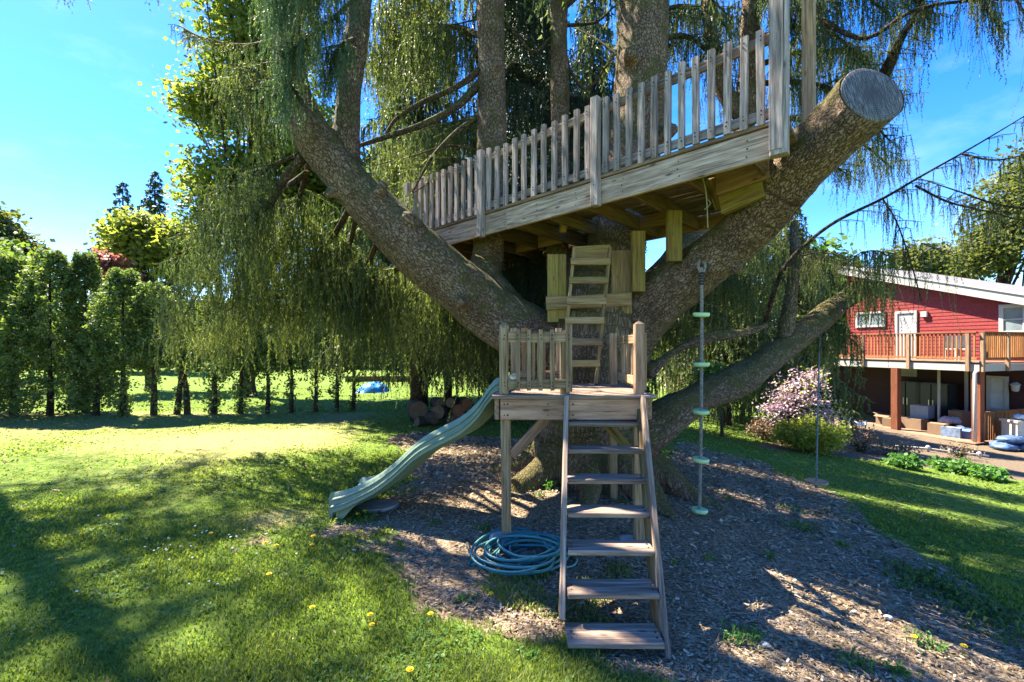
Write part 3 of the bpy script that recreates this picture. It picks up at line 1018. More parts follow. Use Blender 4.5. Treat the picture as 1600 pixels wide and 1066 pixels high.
# foliage behind and above the deck, middle and right
BACK = (
    (((760, 60, 7.0), (700, 40, 7.8), (640, 60, 8.6), (590, 110, 9.2)), 1.2, (.6, 1.5), .55),
    (((765, -60, 7.0), (700, -50, 7.6), (640, -10, 8.2), (600, 40, 8.6)), 1.1, (.6, 1.4), .6),
    (((760, 180, 7.0), (720, 190, 8.0), (670, 210, 9.0), (610, 260, 9.6)), 1.2, (.6, 1.4), .6),
    (((760, 260, 7.0), (700, 250, 8.2), (640, 270, 9.4)), 1.3, (.6, 1.4), .6),
    (((770, 150, 7.0), (800, 100, 8.4), (830, 120, 9.6), (850, 160, 10.4)), 1.2, (.6, 1.5), .15),
    (((770, 0, 7.0), (810, -20, 8.4), (840, 10, 9.6)), 1.2, (.8, 1.7), .2),
    (((880, 150, 7.6), (900, 150, 8.6), (920, 170, 9.8)), 1.2, (.6, 1.5), .15),
    (((1010, 30, 7.0), (1060, 10, 7.6), (1110, 20, 8.2), (1150, 60, 8.6)), 1.0, (.4, 1.1), .45),
    (((1180, -40, 7.6), (1250, -30, 7.2), (1320, -20, 7.0), (1390, 20, 6.8)), 1.0, (.5, 1.3), .35),
    (((1185, 60, 7.6), (1250, 40, 7.2), (1310, 60, 6.8), (1360, 110, 6.6)), .9, (.3, .9), .45),
    (((1190, 130, 7.7), (1270, 130, 7.3), (1330, 160, 7.0), (1390, 220, 6.8)), .9, (.3, .9), .5),
    (((1190, 220, 7.7), (1260, 230, 7.6), (1320, 270, 7.4)), .9, (.3, .9), .5),
    (((1180, 10, 7.6), (1210, 0, 7.0), (1270, 0, 6.4), (1290, 60, 6.2)), .8, (.4, 1.0), .3),
    (((1030, 60, 7.0), (1080, 60, 7.4), (1130, 110, 7.8), (1160, 170, 8.0)), .9, (.3, .9), .4),
    (((1180, -80, 7.6), (1290, -70, 7.0), (1380, -40, 6.4), (1450, 20, 6.0)), .8, (.4, 1.2), .35),
    (((1190, 100, 7.6), (1260, 80, 7.8), (1340, 90, 8.0), (1400, 150, 8.2)), 1.0, (.4, 1.1), .4),
    (((1190, 180, 7.7), (1260, 190, 8.0), (1340, 220, 8.2), (1390, 260, 8.4)), 1.0, (.4, 1.0), .4),
    (((1250, -120, 6.6), (1400, -90, 6.0), (1500, -40, 5.6), (1560, 40, 5.4)), .6, (.3, 1.0), .3),
    (((1090, 380, 7.2), (1130, 360, 8.0), (1180, 370, 8.6), (1230, 400, 9.0)), 1.1, (.6, 1.5), .5),
    (((1080, 420, 6.8), (1120, 430, 7.6), (1160, 450, 8.2)), 1.0, (.6, 1.3), .45),
    (((1060, 470, 6.6), (1080, 470, 7.4), (1130, 500, 8.4)), .9, (.4, 1.0), .5),
    (((1010, 500, 6.8), (1040, 500, 8.0), (1060, 520, 9.0)), .9, (.5, 1.1), .5),
    (((1240, 420, 7.0), (1270, 400, 7.6), (1290, 420, 8.2)), .7, (.4, 1.0), .4),
    (((860, 400, 7.6), (830, 390, 8.6), (800, 400, 9.6)), 1.1, (.8, 1.8), .15),
    (((940, 430, 7.4), (930, 400, 8.6), (960, 400, 9.4)), 1.1, (.8, 1.8), .15),
    (((1150, 590, 6.5), (1170, 590, 7.0), (1200, 600, 7.3)), .4, (.3, .7), .3),
    (((1090, 625, 6.3), (1110, 620, 6.7), (1125, 625, 7.0)), .35, (.25, .6), .35),
)
for rows, tl, lr, ti in BACK:
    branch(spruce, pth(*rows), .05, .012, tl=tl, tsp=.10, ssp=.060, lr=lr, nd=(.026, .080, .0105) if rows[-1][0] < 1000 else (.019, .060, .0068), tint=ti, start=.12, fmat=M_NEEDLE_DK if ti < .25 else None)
# dark bare branches of the far right with thin hanging strings
RIGHT = (
    (((1195, 505, 6.4), (1215, 440, 6.2), (1240, 400, 6.1), (1300, 350, 5.9), (1380, 310, 5.7), (1440, 275, 5.5), (1520, 230, 5.3), (1620, 170, 5.1)), .034, .55, (.15, .55), .45, .5),
    (((1280, 30, 6.4), (1350, 60, 6.0), (1420, 20, 5.7), (1480, 5, 5.6), (1560, 0, 5.5), (1650, 0, 5.4)), .035, .45, (.3, 1.1), .35, .55),
    (((1335, 195, 6.6), (1385, 110, 6.2), (1405, 65, 6.0), (1435, 10, 5.9), (1450, -60, 5.8)), .10, .5, (.2, .6), .4, .5),
    (((1430, 290, 5.6), (1480, 315, 5.4), (1540, 330, 5.3), (1620, 350, 5.2)), .015, .5, (.15, .5), .35, .6),
    (((1500, 240, 5.3), (1560, 250, 5.1), (1640, 230, 5.0)), .014, .5, (.2, .6), .5, .6),
    (((1380, 312, 5.7), (1400, 345, 5.6), (1420, 400, 5.6), (1440, 470, 5.6)), .010, .35, (.2, .7), .4, .8),
    (((1520, -60, 5.4), (1560, -40, 5.0), (1600, 20, 4.8), (1640, 90, 4.7)), .02, .5, (.4, 1.2), .5, .7),
    (((1250, 400, 6.1), (1290, 395, 6.2), (1330, 410, 6.4), (1360, 440, 6.5)), .012, .5, (.3, .9), .4, .8),
    (((1640, 330, 5.6), (1560, 320, 5.7), (1500, 300, 5.8), (1440, 280, 5.9)), .016, .5, (.3, .8), .35, .8),
)
for rows, r0, tl, lr, ti, de in RIGHT:
    branch(spruce, pth(*rows), r0, .006, tl=tl, tsp=.10, ssp=.055, lr=lr, nd=(.0125, .034, .0036), stem=True, tint=ti, start=.1, dens=de, wmat=M_BARKDK)
# clumps that hang in front of the red house
for rows, lr in (
        (((1345, 395, 6.6), (1368, 392, 6.7), (1392, 402, 6.8)), (.6, 1.7)),
        (((1330, 440, 6.8), (1360, 440, 6.9), (1390, 450, 7.0)), (.7, 1.5)),
        (((1300, 500, 7.2), (1320, 520, 7.2), (1345, 545, 7.2)), (.5, 1.0)),
        (((1270, 520, 7.0), (1280, 540, 7.2), (1290, 560, 7.3)), (.4, .9))):
    branch(spruce, pth(*rows), .012, .006, tl=.30, tsp=.075, ssp=.042, lr=lr, nd=(.016, .060, .0062), tint=.42, start=0, wmat=M_BARKDK)


branch(spruce, pth((1440, 380, 6.6), (1465, 390, 6.6), (1490, 400, 6.6)), .01, .005, tl=.25, tsp=.10, ssp=.08, lr=(.5, 1.4), nd=(.020, .050, .005), tint=.4, start=0, wmat=M_BARKDK)


def crown_branches(parent, sx, sy, z0, z1, n, L0, L1, az_c=None, az_w=math.pi, nd=COARSE, tint=.4, tl=1.0, lr=(.5, 1.3), mat=None):
    """the part of a crown that goes on above the picture"""
    for i in range(n):
        u = (i + rng.random() * .8) / n
        z = z0 + (z1 - z0) * u
        a = (i * 2.399 + rng.uniform(-.4, .4)) if az_c is None else az_c + rng.uniform(-az_w, az_w)
        L = (L0 + (L1 - L0) * u) * rng.uniform(.8, 1.15)
        c, s = math.cos(a), math.sin(a)
        path = [(sx, sy, z), (sx + c * L * .35, sy + s * L * .35, z + .20 * L), (sx + c * L * .7, sy + s * L * .7, z + .12 * L), (sx + c * L, sy + s * L, z - .22 * L)]
        branch(parent, path, .05, .012, tl=tl, tsp=.30, ssp=.20, lr=lr, nd=nd, tint=tint + rng.uniform(-.1, .15), start=.2, fmat=mat)


crown_branches(spruce, -2.6, 5.6, 7.2, 9.6, 7, 2.6, 1.8)
crown_branches(spruce, -1.85, 5.8, 6.9, 10, 7, 2.4, 1.6)
crown_branches(spruce, -.35, 6.9, 7.2, 14.5, 12, 3.4, 1.0)
crown_branches(spruce, .8, 7.5, 7.4, 13.5, 9, 2.8, 1.0)
crown_branches(spruce, 2.0, 6.7, 7.0, 16.5, 12, 3.5, 1.0)
crown_branches(spruce, 4.1, 7.6, 7.0, 13.5, 7, 3.0, 1.0)


def clover(n):
    x, y, r = sample_view(n, 1.6, 9, math.radians(56), 1.7)
    k = (noise2(x, y, 1.9, 91) > .22) & (mulch(x, y) < .3) & (rng.random(n) < .8)
    x, y, r = x[k], y[k], r[k]
    C = np.stack([x, y, gz(x, y) + .012 + .022 * rng.random(len(x))], 1)
    n_ = len(x)
    a = rng.random(n_) * 6.283
    d = np.stack([np.cos(a), np.sin(a), rng.normal(.1, .25, n_)], 1)
    s = np.stack([-np.sin(a), np.cos(a), rng.normal(0, .2, n_)], 1)
    L = ((.008 + .012 * rng.random(n_)) * np.clip(r / 4, .9, 2))[:, None]
    return np.stack([C - d * L, C + s * L * .6, C + d * L, C - s * L * .6], 1).reshape(-1, 3), np.clip(rng.normal(.45, .2, n_), 0, 1)


cv, ctt = clover(42000)
tag(npmesh('clover', cv, 4, M_WEED, tint=ctt), 'low clover and broad leaves mixed into the lawn', kind='stuff')
# ------------------------------------------------------------------ upper deck in the tree
DA, DB = np.array([-1.57, 7.2]), np.array([2.27, 3.8])
DL = float(np.linalg.norm(DB - DA))
du = (DB - DA) / DL
dv = np.array([-du[1], du[0]])          # away from the viewer
deck = thing('treehouse_deck', 'weathered grey timber deck with slatted railing held up in the spruce', 'treehouse', (*DA, 3.4))
UPD = Vector((0, 0, 1))


def dk(s, v, dz=0.0):
    """point of the deck: s along the front, v back from it, dz above the beam's lower edge"""
    p = DA + du * s + dv * v
    return Vector((p[0], p[1], 3.335 + .155 * s / DL + dz))


BH = .262
beam('fascia_beam', dk(.0, 0), dk(2.02, 0), .045, BH, M_BEAM, deck).location += Vector((0, 0, BH / 2))
beam('fascia_beam', dk(2.025, 0), dk(DL, 0), .045, BH, M_BEAM, deck).location += Vector((0, 0, BH / 2))
# thin lip of the outermost board showing above the fascia
BACK_V = 2.15
for i in range(15):
    v = -.045 + .07 + i * .147
    s1 = DL + .02 if i < 4 else DL - .25 - .03 * i
    off = random.uniform(-.004, .004)
    for (a, b) in ((-.03, 2.3 + .3 * math.sin(i * 2.1)), (2.305 + .3 * math.sin(i * 2.1), s1)):
        if i in (8, 9, 10, 11):                              # hatch over the ladder
            if a < 0: b = min(b, 2.25)
            else: a = 3.15
        beam('deck_board', dk(a, v, BH + .022 + off), dk(b, v, BH + .022 + off), .134, .036, M_UNDER, deck)
for i, s in enumerate((.10, .50, .95, 1.45, 1.98, 2.52, 3.08, 3.66, 4.25, 4.85)):
    beam('joist', dk(s, .03, BH - .10), dk(s, BACK_V if s < 4.5 else 1.2, BH - .10), .042, .19, M_JOIST, deck)
beam('back_beam', dk(0, BACK_V + .03, BH - .10), dk(4.4, BACK_V + .03, BH - .10), .045, .19, M_ORANGE, deck)
for a, b, v in ((1.00, 1.43, 1.35), (1.47, 1.92, 1.35), (3.10, 3.64, 1.55)):
    beam('blocking', dk(a, v, BH - .10), dk(b, v, BH - .10), .042, .185, M_ORANGE, deck)
beam('side_beam', dk(0.0, .03, BH - .13), dk(0.0, BACK_V, BH - .13), .045, .24, M_BEAM, deck)
beam('blocking', dk(2.36, .75, BH - .23), dk(2.36, .75, BH - .02), .09, .09, M_ORANGE, deck)
# railing
PT, PB = BH + .86, -.03
for s, top in ((-.04, .86), (.312 * DL, .86), (.656 * DL, .88)):
    beam('railing_post', dk(s, -.065, PB), dk(s, -.065, BH + top), .088, .088, M_GREY, deck, up=(du[0], du[1], 0), c=.008)
    cap = MB().bar(dk(s, -.065, BH + top), dk(s, -.065, BH + top + .03), .05, .05, up=(du[0], du[1], 0))
beam('corner_post', dk(DL - .02, -.065, -.02), dk(DL - .02, -.065, BH + 1.75), .10, .13, M_GREY, deck, up=(du[0], du[1], 0), c=.008)
beam('corner_post', dk(DL - .035, -.118, .02), dk(DL - .035, -.118, BH + 1.75), .018, .10, M_GREY, deck, up=(du[0], du[1], 0), c=.003)
beam('corner_post', dk(DL + .02, 1.05, .05), dk(DL + .02, 1.05, BH + 1.75), .10, .11, M_PT, deck, up=(du[0], du[1], 0), c=.008)
bays = ((.0, .312 * DL), (.312 * DL, .656 * DL), (.656 * DL, DL - .06))
for k, (a, b) in enumerate(bays):
    beam('top_rail', dk(a + .01, .004, BH + .76), dk(b - .01, .004, BH + .76), .038, .088, M_TREAD, deck)
    beam('bottom_rail', dk(a + .01, .004, BH + .125), dk(b - .01, .004, BH + .125), .038, .088, M_GREY, deck)
    n = (11, 11, 12)[k]
    for i in range(n):
        s = a + (b - a) * (i + .75) / (n + .5)
        j = random.uniform(-.012, .012)
        lean = random.uniform(-.009, .009)
        beam('baluster', dk(s, -.0365, BH + .035 + j), dk(s + lean, -.0365, BH + .845 + j * 1.5), .042, .060, M_GREY, deck, up=(du[0], du[1], 0), c=.003)
# braces that carry the deck on the limbs
def post_px(px, y0, y1, d, w, name='brace_post', mat=M_MOSSY, th=None):
    a, b = P(px, y0, d), P(px, y1, d)
    return beam(name, a, b, th or w, w, mat, deck, up=(1, 0, 0))


post_px(997, 362, 456, 5.68, .16, th=.09)
post_px(1053, 330, 409, 5.35, .165, th=.09)
post_px(864, 398, 503, 5.80, .14, th=.04)
post_px(878, 398, 498, 5.81, .11, th=.04)
post_px(971, 392, 490, 5.80, .26, mat=M_LADR, th=.04)
beam('cross_board', P(853, 474, 5.745), P(986, 468, 5.74), .04, .165, M_LADR, deck)
beam('cross_board', P(898, 396, 5.76), P(953, 393, 5.76), .04, .17, M_LADR, deck)
beam('support_block', P(1122, 289, 4.82), P(1203, 260, 4.42), .09, .235, M_PINK, deck)
beam('support_block', P(1128, 322, 4.86), P(1196, 292, 4.5), .085, .20, M_MOSSY, deck)
beam('brace_post', P(1116, 275, 4.85), P(1131, 322, 5.15), .05, .19, M_MOSSY, deck, up=(1, 0, 0))

# thin cord dangling from the fascia, and a dry twig caught under it
MBc = MB().tube(catmull([P(1096, 244, 4.55), P(1093, 262, 4.55), P(1100, 285, 4.56), P(1104, 310, 4.58), P(1106, 356, 4.6)], 16), .006, 6)
MBc.tube(catmull([P(1104, 310, 4.58), P(1110, 318, 4.55), P(1100, 328, 4.55)], 8), .004, 5)
tag(MBc.build('cord', simple('old_cord', (.24, .22, .11), .9)), 'frayed thin cord hanging from the deck fascia above the thick limb', 'cord')
MBt = MB().tube(catmull([P(766, 366, 6.45), P(770, 385, 6.42), P(772, 412, 6.42)], 8), .006, 5)
MBt.tube(catmull([P(771, 392, 6.42), P(762, 384, 6.4), P(753, 391, 6.4)], 8), .004, 5)
tag(MBt.build('hanging_twig', M_TWIG), 'small pale twig dangling under the left part of the fascia', 'twig')

# ------------------------------------------------------------------ ladder from the platform to the deck
ladder = thing('ladder', 'mossy wooden ladder leaning on the trunk from low platform up to deck hatch', 'ladder', tuple(P(900, 598, 5.45)))
LD0, LD1 = 5.30, 5.62
def lpt(x, y): return P(x, y, LD0 + (LD1 - LD0) * (600 - y) / 212)
Lb, Lt = lpt(877, 600), lpt(897, 388)
Rb, Rt = lpt(931, 600), lpt(953, 388)
lup = Vector((0, -1, .3))
beam('stringer', Lb, Lt, .036, .09, M_LADR, ladder, up=lup)
beam('stringer', Rb, Rt, .036, .09, M_LADR, ladder, up=lup)
for y in (414, 444, 477, 507, 540, 572):
    t = (600 - y) / 212
    a, b = Lb.lerp(Lt, t), Rb.lerp(Rt, t)
    o_ = Vector((0, -.058, 0.02))
    e = (b - a).normalized() * .03
    beam('rung', a + o_ - e, b + o_ + e * .4, .032, .082, M_LADR, ladder, up=Vector((0, .35, 1)))

# ------------------------------------------------------------------ low platform
PX0, PX1, PY0, PY1 = -.115, 1.275, 4.2, 5.42
PZ = 1.444
plat = thing('play_platform', 'low timber platform with picket rail, slide and stair in front of trunk', 'platform', (PX0, PY0, g(PX0, PY0)))
nb = 9
for i in range(nb):
    w = (PY1 - PY0 + .06) / nb
    y = PY0 - .05 + w * (i + .5)
    ex = random.uniform(-.01, .012)
    beam('floor_board', (PX0 - .065, y, PZ - .016), (PX1 + .04 + ex, y, PZ - .016), w - .006, .034, M_TREAD, plat)
bz = PZ - .035 - .098
beam('rim_beam', (PX0 + .008, PY0, bz), (.525, PY0, bz), .042, .19, M_PINK, plat)
beam('rim_beam', (.53, PY0 + .002, bz), (PX1 - .03, PY0 + .002, bz), .042, .19, M_PINK, plat)
beam('rim_beam', (PX0 + .01, PY1, bz), (PX1 - .03, PY1, bz), .042, .19, M_PINK, plat)
beam('rim_beam', (PX0 - .025, PY0 + .0, bz), (PX0 - .025, PY1, bz), .042, .188, M_PINK, plat)
beam('rim_beam', (PX1 - .005, PY0 + .0, bz), (PX1 - .005, PY1, bz), .042, .188, M_PINK, plat)
for x in (.3, .75): beam('floor_joist', (x, PY0 + .03, bz), (x, PY1 - .03, bz), .04, .18, M_JOIST, plat)
for x, y in ((PX0 + .065, PY0 + .068), (PX1 - .085, PY0 + .068), (PX0 + .065, PY1 - .07), (PX1 - .085, PY1 - .07)):
    lean = -.015
    beam('post', (x, y, g(x, y) - (.05 if y > 5 else .0)), (x + lean, y, PZ - .035), .088, .088, M_PT, plat, up=(1, 0, 0))
beam('knee_brace', (PX0 + .11, PY0 + .07, bz - .44), (PX0 + .46, PY0 + .07, bz - .07), .04, .088, M_PINK, plat)
beam('knee_brace', (PX1 - .12, PY0 + .09, bz - .44), (PX1 - .46, PY0 + .09, bz - .07), .04, .088, M_MOSSY, plat)


def picket_post(x, y, top, cap=True, w=.085, mat=M_PT):
    o = beam('railing_post', (x, y, PZ), (x, y, PZ + top), w, w, mat, plat, up=(1, 0, 0))
    if cap:
        mb = MB()
        h = w / 2
        mb.add([(x - h, y - h, PZ + top), (x + h, y - h, PZ + top), (x + h, y + h, PZ + top), (x - h, y + h, PZ + top), (x, y, PZ + top + .035)],
               [(0, 1, 4), (1, 2, 4), (2, 3, 4), (3, 0, 4), (3, 2, 1, 0)])
        mb.build('post_cap', mat, o)


FY = PY0 + .07
picket_post(-.075, FY, .645)
picket_post(.495, FY, .60, cap=False)
picket_post(1.19, FY, .655, mat=M_PINK)
beam('railing_board', (-.07, FY - .058, PZ + .02), (-.07, FY - .058, PZ + .62), .028, .058, M_PT, plat, up=(1, 0, 0))
beam('railing_board', (.525, FY - .078, PZ + .03), (.525, FY - .078, PZ + .65), .028, .058, M_PT, plat, up=(1, 0, 0))
for z in (.10, .535): beam('rail', (-.035, FY - .060, PZ + z), (.505, FY - .060, PZ + z), .032, .088 if z < .3 else .10, M_PT, plat)
for x in (.055, .155, .262, .372): beam('baluster', (x, FY - .092, PZ + .045), (x + random.uniform(-.006, .006), FY - .092, PZ + .60), .03, .038, M_PT, plat, up=(1, 0, 0))
# back rail and right-hand rail
for x, m in ((.02, M_PT), (.15, M_ORANGE), (.55, M_PT)): picket_post(x, PY1 - .06, .66, cap=False, w=.07, mat=m)
for z in (.12, .55): beam('rail', (.0, PY1 - .112, PZ + z), (.56, PY1 - .112, PZ + z), .03, .08, M_PT, plat)
for x in (.25, .31, .37, .46): beam('baluster', (x, PY1 - .143, PZ + .05), (x, PY1 - .143, PZ + .60), .028, .036, M_LADR, plat, up=(1, 0, 0))
RX = 1.235
picket_post(1.19, PY1 - .06, .60, cap=False)
for z in (.10, .52): beam('rail', (RX + .014, FY + .05, PZ + z), (RX + .014, PY1 - .02, PZ + z), .03, .09, M_PT, plat)
for y in (FY + .14, FY + .34, FY + .56, FY + .78, FY + .98): beam('baluster', (RX + .046, y, PZ + .03), (RX + .046, y, PZ + .575), .03, .075, M_PT, plat, up=(0, 1, 0))

# concrete piers under the front posts
M_CONC = simple('concrete', (.36, .36, .35), .9, .2, 14)
for nm, x, y in (('left', PX0 + .065, PY0 + .068), ('right', PX1 - .085, PY0 + .068)):
    z = g(x, y)
    v = [(sx * w, sy * w, zz) for zz, w in ((-.08, .15), (.02, .135), (.055, .095)) for sx, sy in ((-1, -1), (1, -1), (1, 1), (-1, 1))]
    f = [(3, 2, 1, 0), (8, 9, 10, 11)] + [(r * 4 + i, r * 4 + (i + 1) % 4, r * 4 + 4 + (i + 1) % 4, r * 4 + 4 + i) for r in (0, 1) for i in range(4)]
    o = pymesh('concrete_pier', [(x + a - .03, y + b + .01, z + c) for a, b, c in v], f, M_CONC, None, (x, y, z))
    tag(o, 'grey concrete pier block under the front left post beside the coiled hose' if nm == 'left' else 'grey concrete pier block seen between the lower stair treads', 'concrete block', 'pier blocks under the platform')

# ------------------------------------------------------------------ stair up to the platform
TX0 = P(884, 600, 4.14).x
st = thing('stair', 'steep open wooden stair with worn grey treads leading to platform', 'stair', (.62, 3.0, g(.62, 3.0)))


def st_pt(t):                                # t 0 top .. 1 foot : (left x, right x, y, z)
    return (.492 + (.332 - .492) * t, 1.186 + (.975 - 1.186) * t, 4.13 + (2.86 - 4.13) * t, PZ - .02 + (g(.7, 2.86) - .035 - PZ + .02) * t)


a, b = st_pt(0), st_pt(1)
sup = Vector((0, -1, .9))
beam('stringer', (a[0], a[2], a[3]), (b[0], b[2] + .17, b[3] + .15), .038, .085, M_TREAD, st, up=sup)
beam('stringer', (a[1], a[2], a[3]), (b[1], b[2], b[3]), .038, .085, M_TREAD, st, up=sup)
beam('stringer_back', (a[0] + .012, a[2] + .10, a[3] - .10), (b[0] + .012, b[2] + .32, b[3] + .13), .036, .07, M_JOIST, st, up=sup)
beam('stringer_back', (a[1] - .012, a[2] + .10, a[3] - .10), (b[1] - .012, b[2] + .17, b[3]), .036, .07, M_JOIST, st, up=sup)
for k in range(7):
    zc = 1.208 - .194 * k - .018
    yf = 4.095 - .208 * k
    t = (4.13 - yf) / (4.13 - 2.86)
    x0, x1, _, _ = st_pt(t)
    dep = .155 + .010 * k
    beam('tread', (x0 + .02, yf + dep / 2 - .01, zc), (x1 - .02, yf + dep / 2 - .01, zc - .004), dep, .038, M_TREAD, st, c=.006)

# ------------------------------------------------------------------ slide
NEAR = [(790, 612, 4.42), (777, 615, 4.43), (764, 629, 4.45), (749, 650, 4.48), (723, 673, 4.54), (685, 693, 4.61), (655, 711, 4.67), (621, 742, 4.75), (588, 766, 4.82), (552, 783, 4.90), (530, 788, 4.95)]
npth = catmull([P(*q) for q in NEAR], 60) + np.array([0, 0, .135])
wdir = np.array([.26, .966, 0])
up_ = np.array([0, 0, 1.0])
SL_W = .47
prof = [(.03, -.12), (-.04, -.165), (-.062, -.158), (-.056, -.122), (-.070, -.112), (-.066, -.100), (-.044, -.092), (-.036, -.060), (-.050, -.050), (-.045, -.038), (-.022, -.030), (-.012, .0), (.0, .014), (.028, .012),
        (.045, -.045), (.075, -.078), (.125, -.084), (.135, -.066), (.150, -.066), (.160, -.084),
        (.298, -.084), (.308, -.066), (.323, -.066), (.333, -.084), (.39, -.078), (.425, -.045), (.442, .012), (.47, .014), (.482, 0), (.50, -.04), (.53, -.16),
        (.50, -.165), (.44, -.12), (.38, -.195), (.09, -.195)]
np_ = len(prof)
V, Fc = [], []
for i, c in enumerate(npth):
    u = i / (len(npth) - 1)
    flare = 1 + .16 * max(0, (u - .86) / .14) ** 1.5
    for (a, b) in prof:
        p = c + wdir * ((a - .235) * flare * 1.12 + .235) + up_ * (b * (1 + .15 * max(0, (u - .85) / .15)))
        V.append(p)
for i in range(len(npth) - 1):
    for j in range(np_):
        j2 = (j + 1) % np_
        Fc.append((i * np_ + j, i * np_ + j2, (i + 1) * np_ + j2, (i + 1) * np_ + j))
Fc.append(tuple(range(np_))); Fc.append(tuple((len(npth) - 1) * np_ + j for j in range(np_ - 1, -1, -1)))


def slidemat(name, base, hi):
    t = Nt(name)
    co = t.n('TexCoord').outputs['Object']
    n = t.noise(co, 3.5, 5); f = t.noise(co, 60, 4, .7)
    c = t.ramp(n, [(.3, base), (.7, hi)])
    c = t.mix(t.ramp(t.noise(co, 16, 5, .7), [(.52, 0.0), (.75, .35)]), c, (.20, .22, .16))
    return t.out(t.pbr(c, t.ramp(n, [(.3, .42), (.7, .6)]), f, .12, .003, .45))


M_SLIDE = slidemat('green_slide_plastic', (.120, .170, .105), (.168, .222, .142))
s0 = npth[-1]
slide = thing('slide', 'green plastic wavy slide running from platform down to the lawn', 'slide', (s0[0], s0[1], g(s0[0], s0[1])))
ch = pymesh('chute', V, Fc, M_SLIDE, slide, sm=False)
ps = ch.data.polygons
smooth(ch.data)
for p in ps:
    if len(p.vertices) > 4: p.use_smooth = False
mod = ch.modifiers.new('edge', 'EDGE_SPLIT'); mod.split_angle = math.radians(38)
# exit foot: a curved apron that reaches the grass, and the flange at the platform
e = npth[-1]; tdir = (npth[-1] - npth[-6]); tdir[2] = 0; tdir /= np.linalg.norm(tdir)
V, Fc = [], []
fprof = [(0.0, -.07), (.05, -.072), (.085, -.10), (.10, -.16), (.10, -.25), (.07, -.25), (.0, -.16), (-.05, -.10)]
gf = g(e[0], e[1])
wa = np.linspace(-.045, .52, 14)
for wv in wa:
    rim = .085 * max(0, (abs(wv - .2375) / .2825)) ** 6
    for (f_, h_) in fprof:
        q = e + wdir * wv + tdir * f_
        z = e[2] + h_ + (rim if h_ > -.2 else 0)
        if h_ <= -.25: z = gf - .015
        V.append((q[0], q[1], z))
m = len(fprof)
for i in range(len(wa) - 1):
    for j in range(m):
        j2 = (j + 1) % m
        Fc.append((i * m + j, i * m + j2, (i + 1) * m + j2, (i + 1) * m + j))
Fc.append(tuple(range(m - 1, -1, -1))); Fc.append(tuple((len(wa) - 1) * m + j for j in range(m)))
ft = pymesh('exit_foot', V, Fc, M_SLIDE, slide, sm=True)
ft.modifiers.new('edge', 'EDGE_SPLIT').split_angle = math.radians(40)
# side skirts that widen into legs near the exit
for sgn, wv in ((0, -.045), (1, .505)):
    V, Fc = [], []
    ks = list(range(44, 60, 3))
    for k in ks:
        c = npth[k] + wdir * wv
        u = (k - 44) / 16
        zb = c[2] - .15 - (c[2] - .15 - gf + .01) * min(1, max(0, (u - .45) / .35))
        for off in (-.012, .012):
            V.append((c[0] + wdir[0] * off, c[1] + wdir[1] * off, c[2] - .13)); V.append((c[0] + wdir[0] * off, c[1] + wdir[1] * off, zb))
    for i in range(len(ks) - 1):
        a = i * 4; b = a + 4
        Fc += [(a, b, b + 1, a + 1), (a + 2, a + 3, b + 3, b + 2), (a, a + 2, b + 2, b), (a + 1, b + 1, b + 3, a + 3)]
    Fc += [(0, 1, 3, 2), (len(V) - 4, len(V) - 2, len(V) - 1, len(V) - 3)]
    pymesh('side_skirt', V, Fc, M_SLIDE, slide)

# flat stone under the exit
x, y = P(590, 793, 5.2)[:2]
sl = MB(); n = 12
ringt = [(x + .24 * math.cos(2 * math.pi * j / n) * (1 + .12 * math.sin(j * 2.3)), y + .17 * math.sin(2 * math.pi * j / n) * (1 + .1 * math.cos(j * 3.1))) for j in range(n)]
sl.add([(a, b, g(a, b) - .03) for a, b in ringt] + [(a, b, g(a, b) + .035) for a, b in ringt],
       [tuple(range(n - 1, -1, -1)), tuple(range(n, 2 * n))] + [(j, (j + 1) % n, n + (j + 1) % n, n + j) for j in range(n)])
tag(sl.build('stone_slab', simple('flat_stone', (.27, .25, .22), .9, .3, 9), None, (x, y, g(x, y))), 'flat grey stone slab half buried beside the end of the slide', 'stone')

# ------------------------------------------------------------------ hose
def hosemat():
    t = Nt('green_blue_hose')
    a = t.n('Attribute', attribute_name='ang').outputs['Fac']
    st_ = t.ramp(a, [(.0, 1.0), (.06, 1.0), (.09, 0.0), (.46, 0.0), (.49, 1.0), (.53, 1.0), (.56, 0.0), (.94, 0.0), (.97, 1.0)])
    n = t.noise(t.n('TexCoord').outputs['Object'], 9, 4)
    c = t.mix(st_, t.ramp(n, [(.3, (.008, .095, .098)), (.7, (.018, .165, .165))]), (.26, .38, .28))
    return t.out(t.pbr(c, .38, spec=.5))


M_HOSE = hosemat()
hx, hy = P(818, 868, 4.0)[:2]
hose = thing('garden_hose', 'coiled teal garden hose lying on the mulch beside the stair', 'hose', (hx, hy, g(hx, hy)))
pts = []
nl, per = 13, 22
for L in range(nl):
    cx, cy = random.gauss(0, .085), random.gauss(0, .065)
    rx, ry = random.uniform(.20, .43), random.uniform(.16, .35)
    ph = random.uniform(-.4, .4)
    tilt, ta = random.uniform(.0, .07), random.uniform(0, 6.28)
    p2, p3 = random.uniform(0, 6.28), random.uniform(0, 6.28)
    for k in range(per):
        a = 2 * math.pi * k / per
        w_ = 1 + .13 * math.sin(2 * a + p2) + .08 * math.sin(3 * a + p3)
        x, y = hx + cx + rx * w_ * math.cos(a + ph * .3), hy + cy + ry * w_ * math.sin(a + ph * .3)
        pts.append((x, y, g(x, y) + .018 + .0075 * L + max(0, tilt * math.sin(a + ta))))
pts = np.array(pts)
for _ in range(3):                                   # relax the joins between loops
    pts[1:-1] = pts[1:-1] * .5 + (pts[:-2] + pts[2:]) * .25
tail = [P(850, 868, 4.0), P(868, 890, 3.85), P(893, 893, 3.85), P(901, 880, 3.95), P(895, 868, 4.05)]
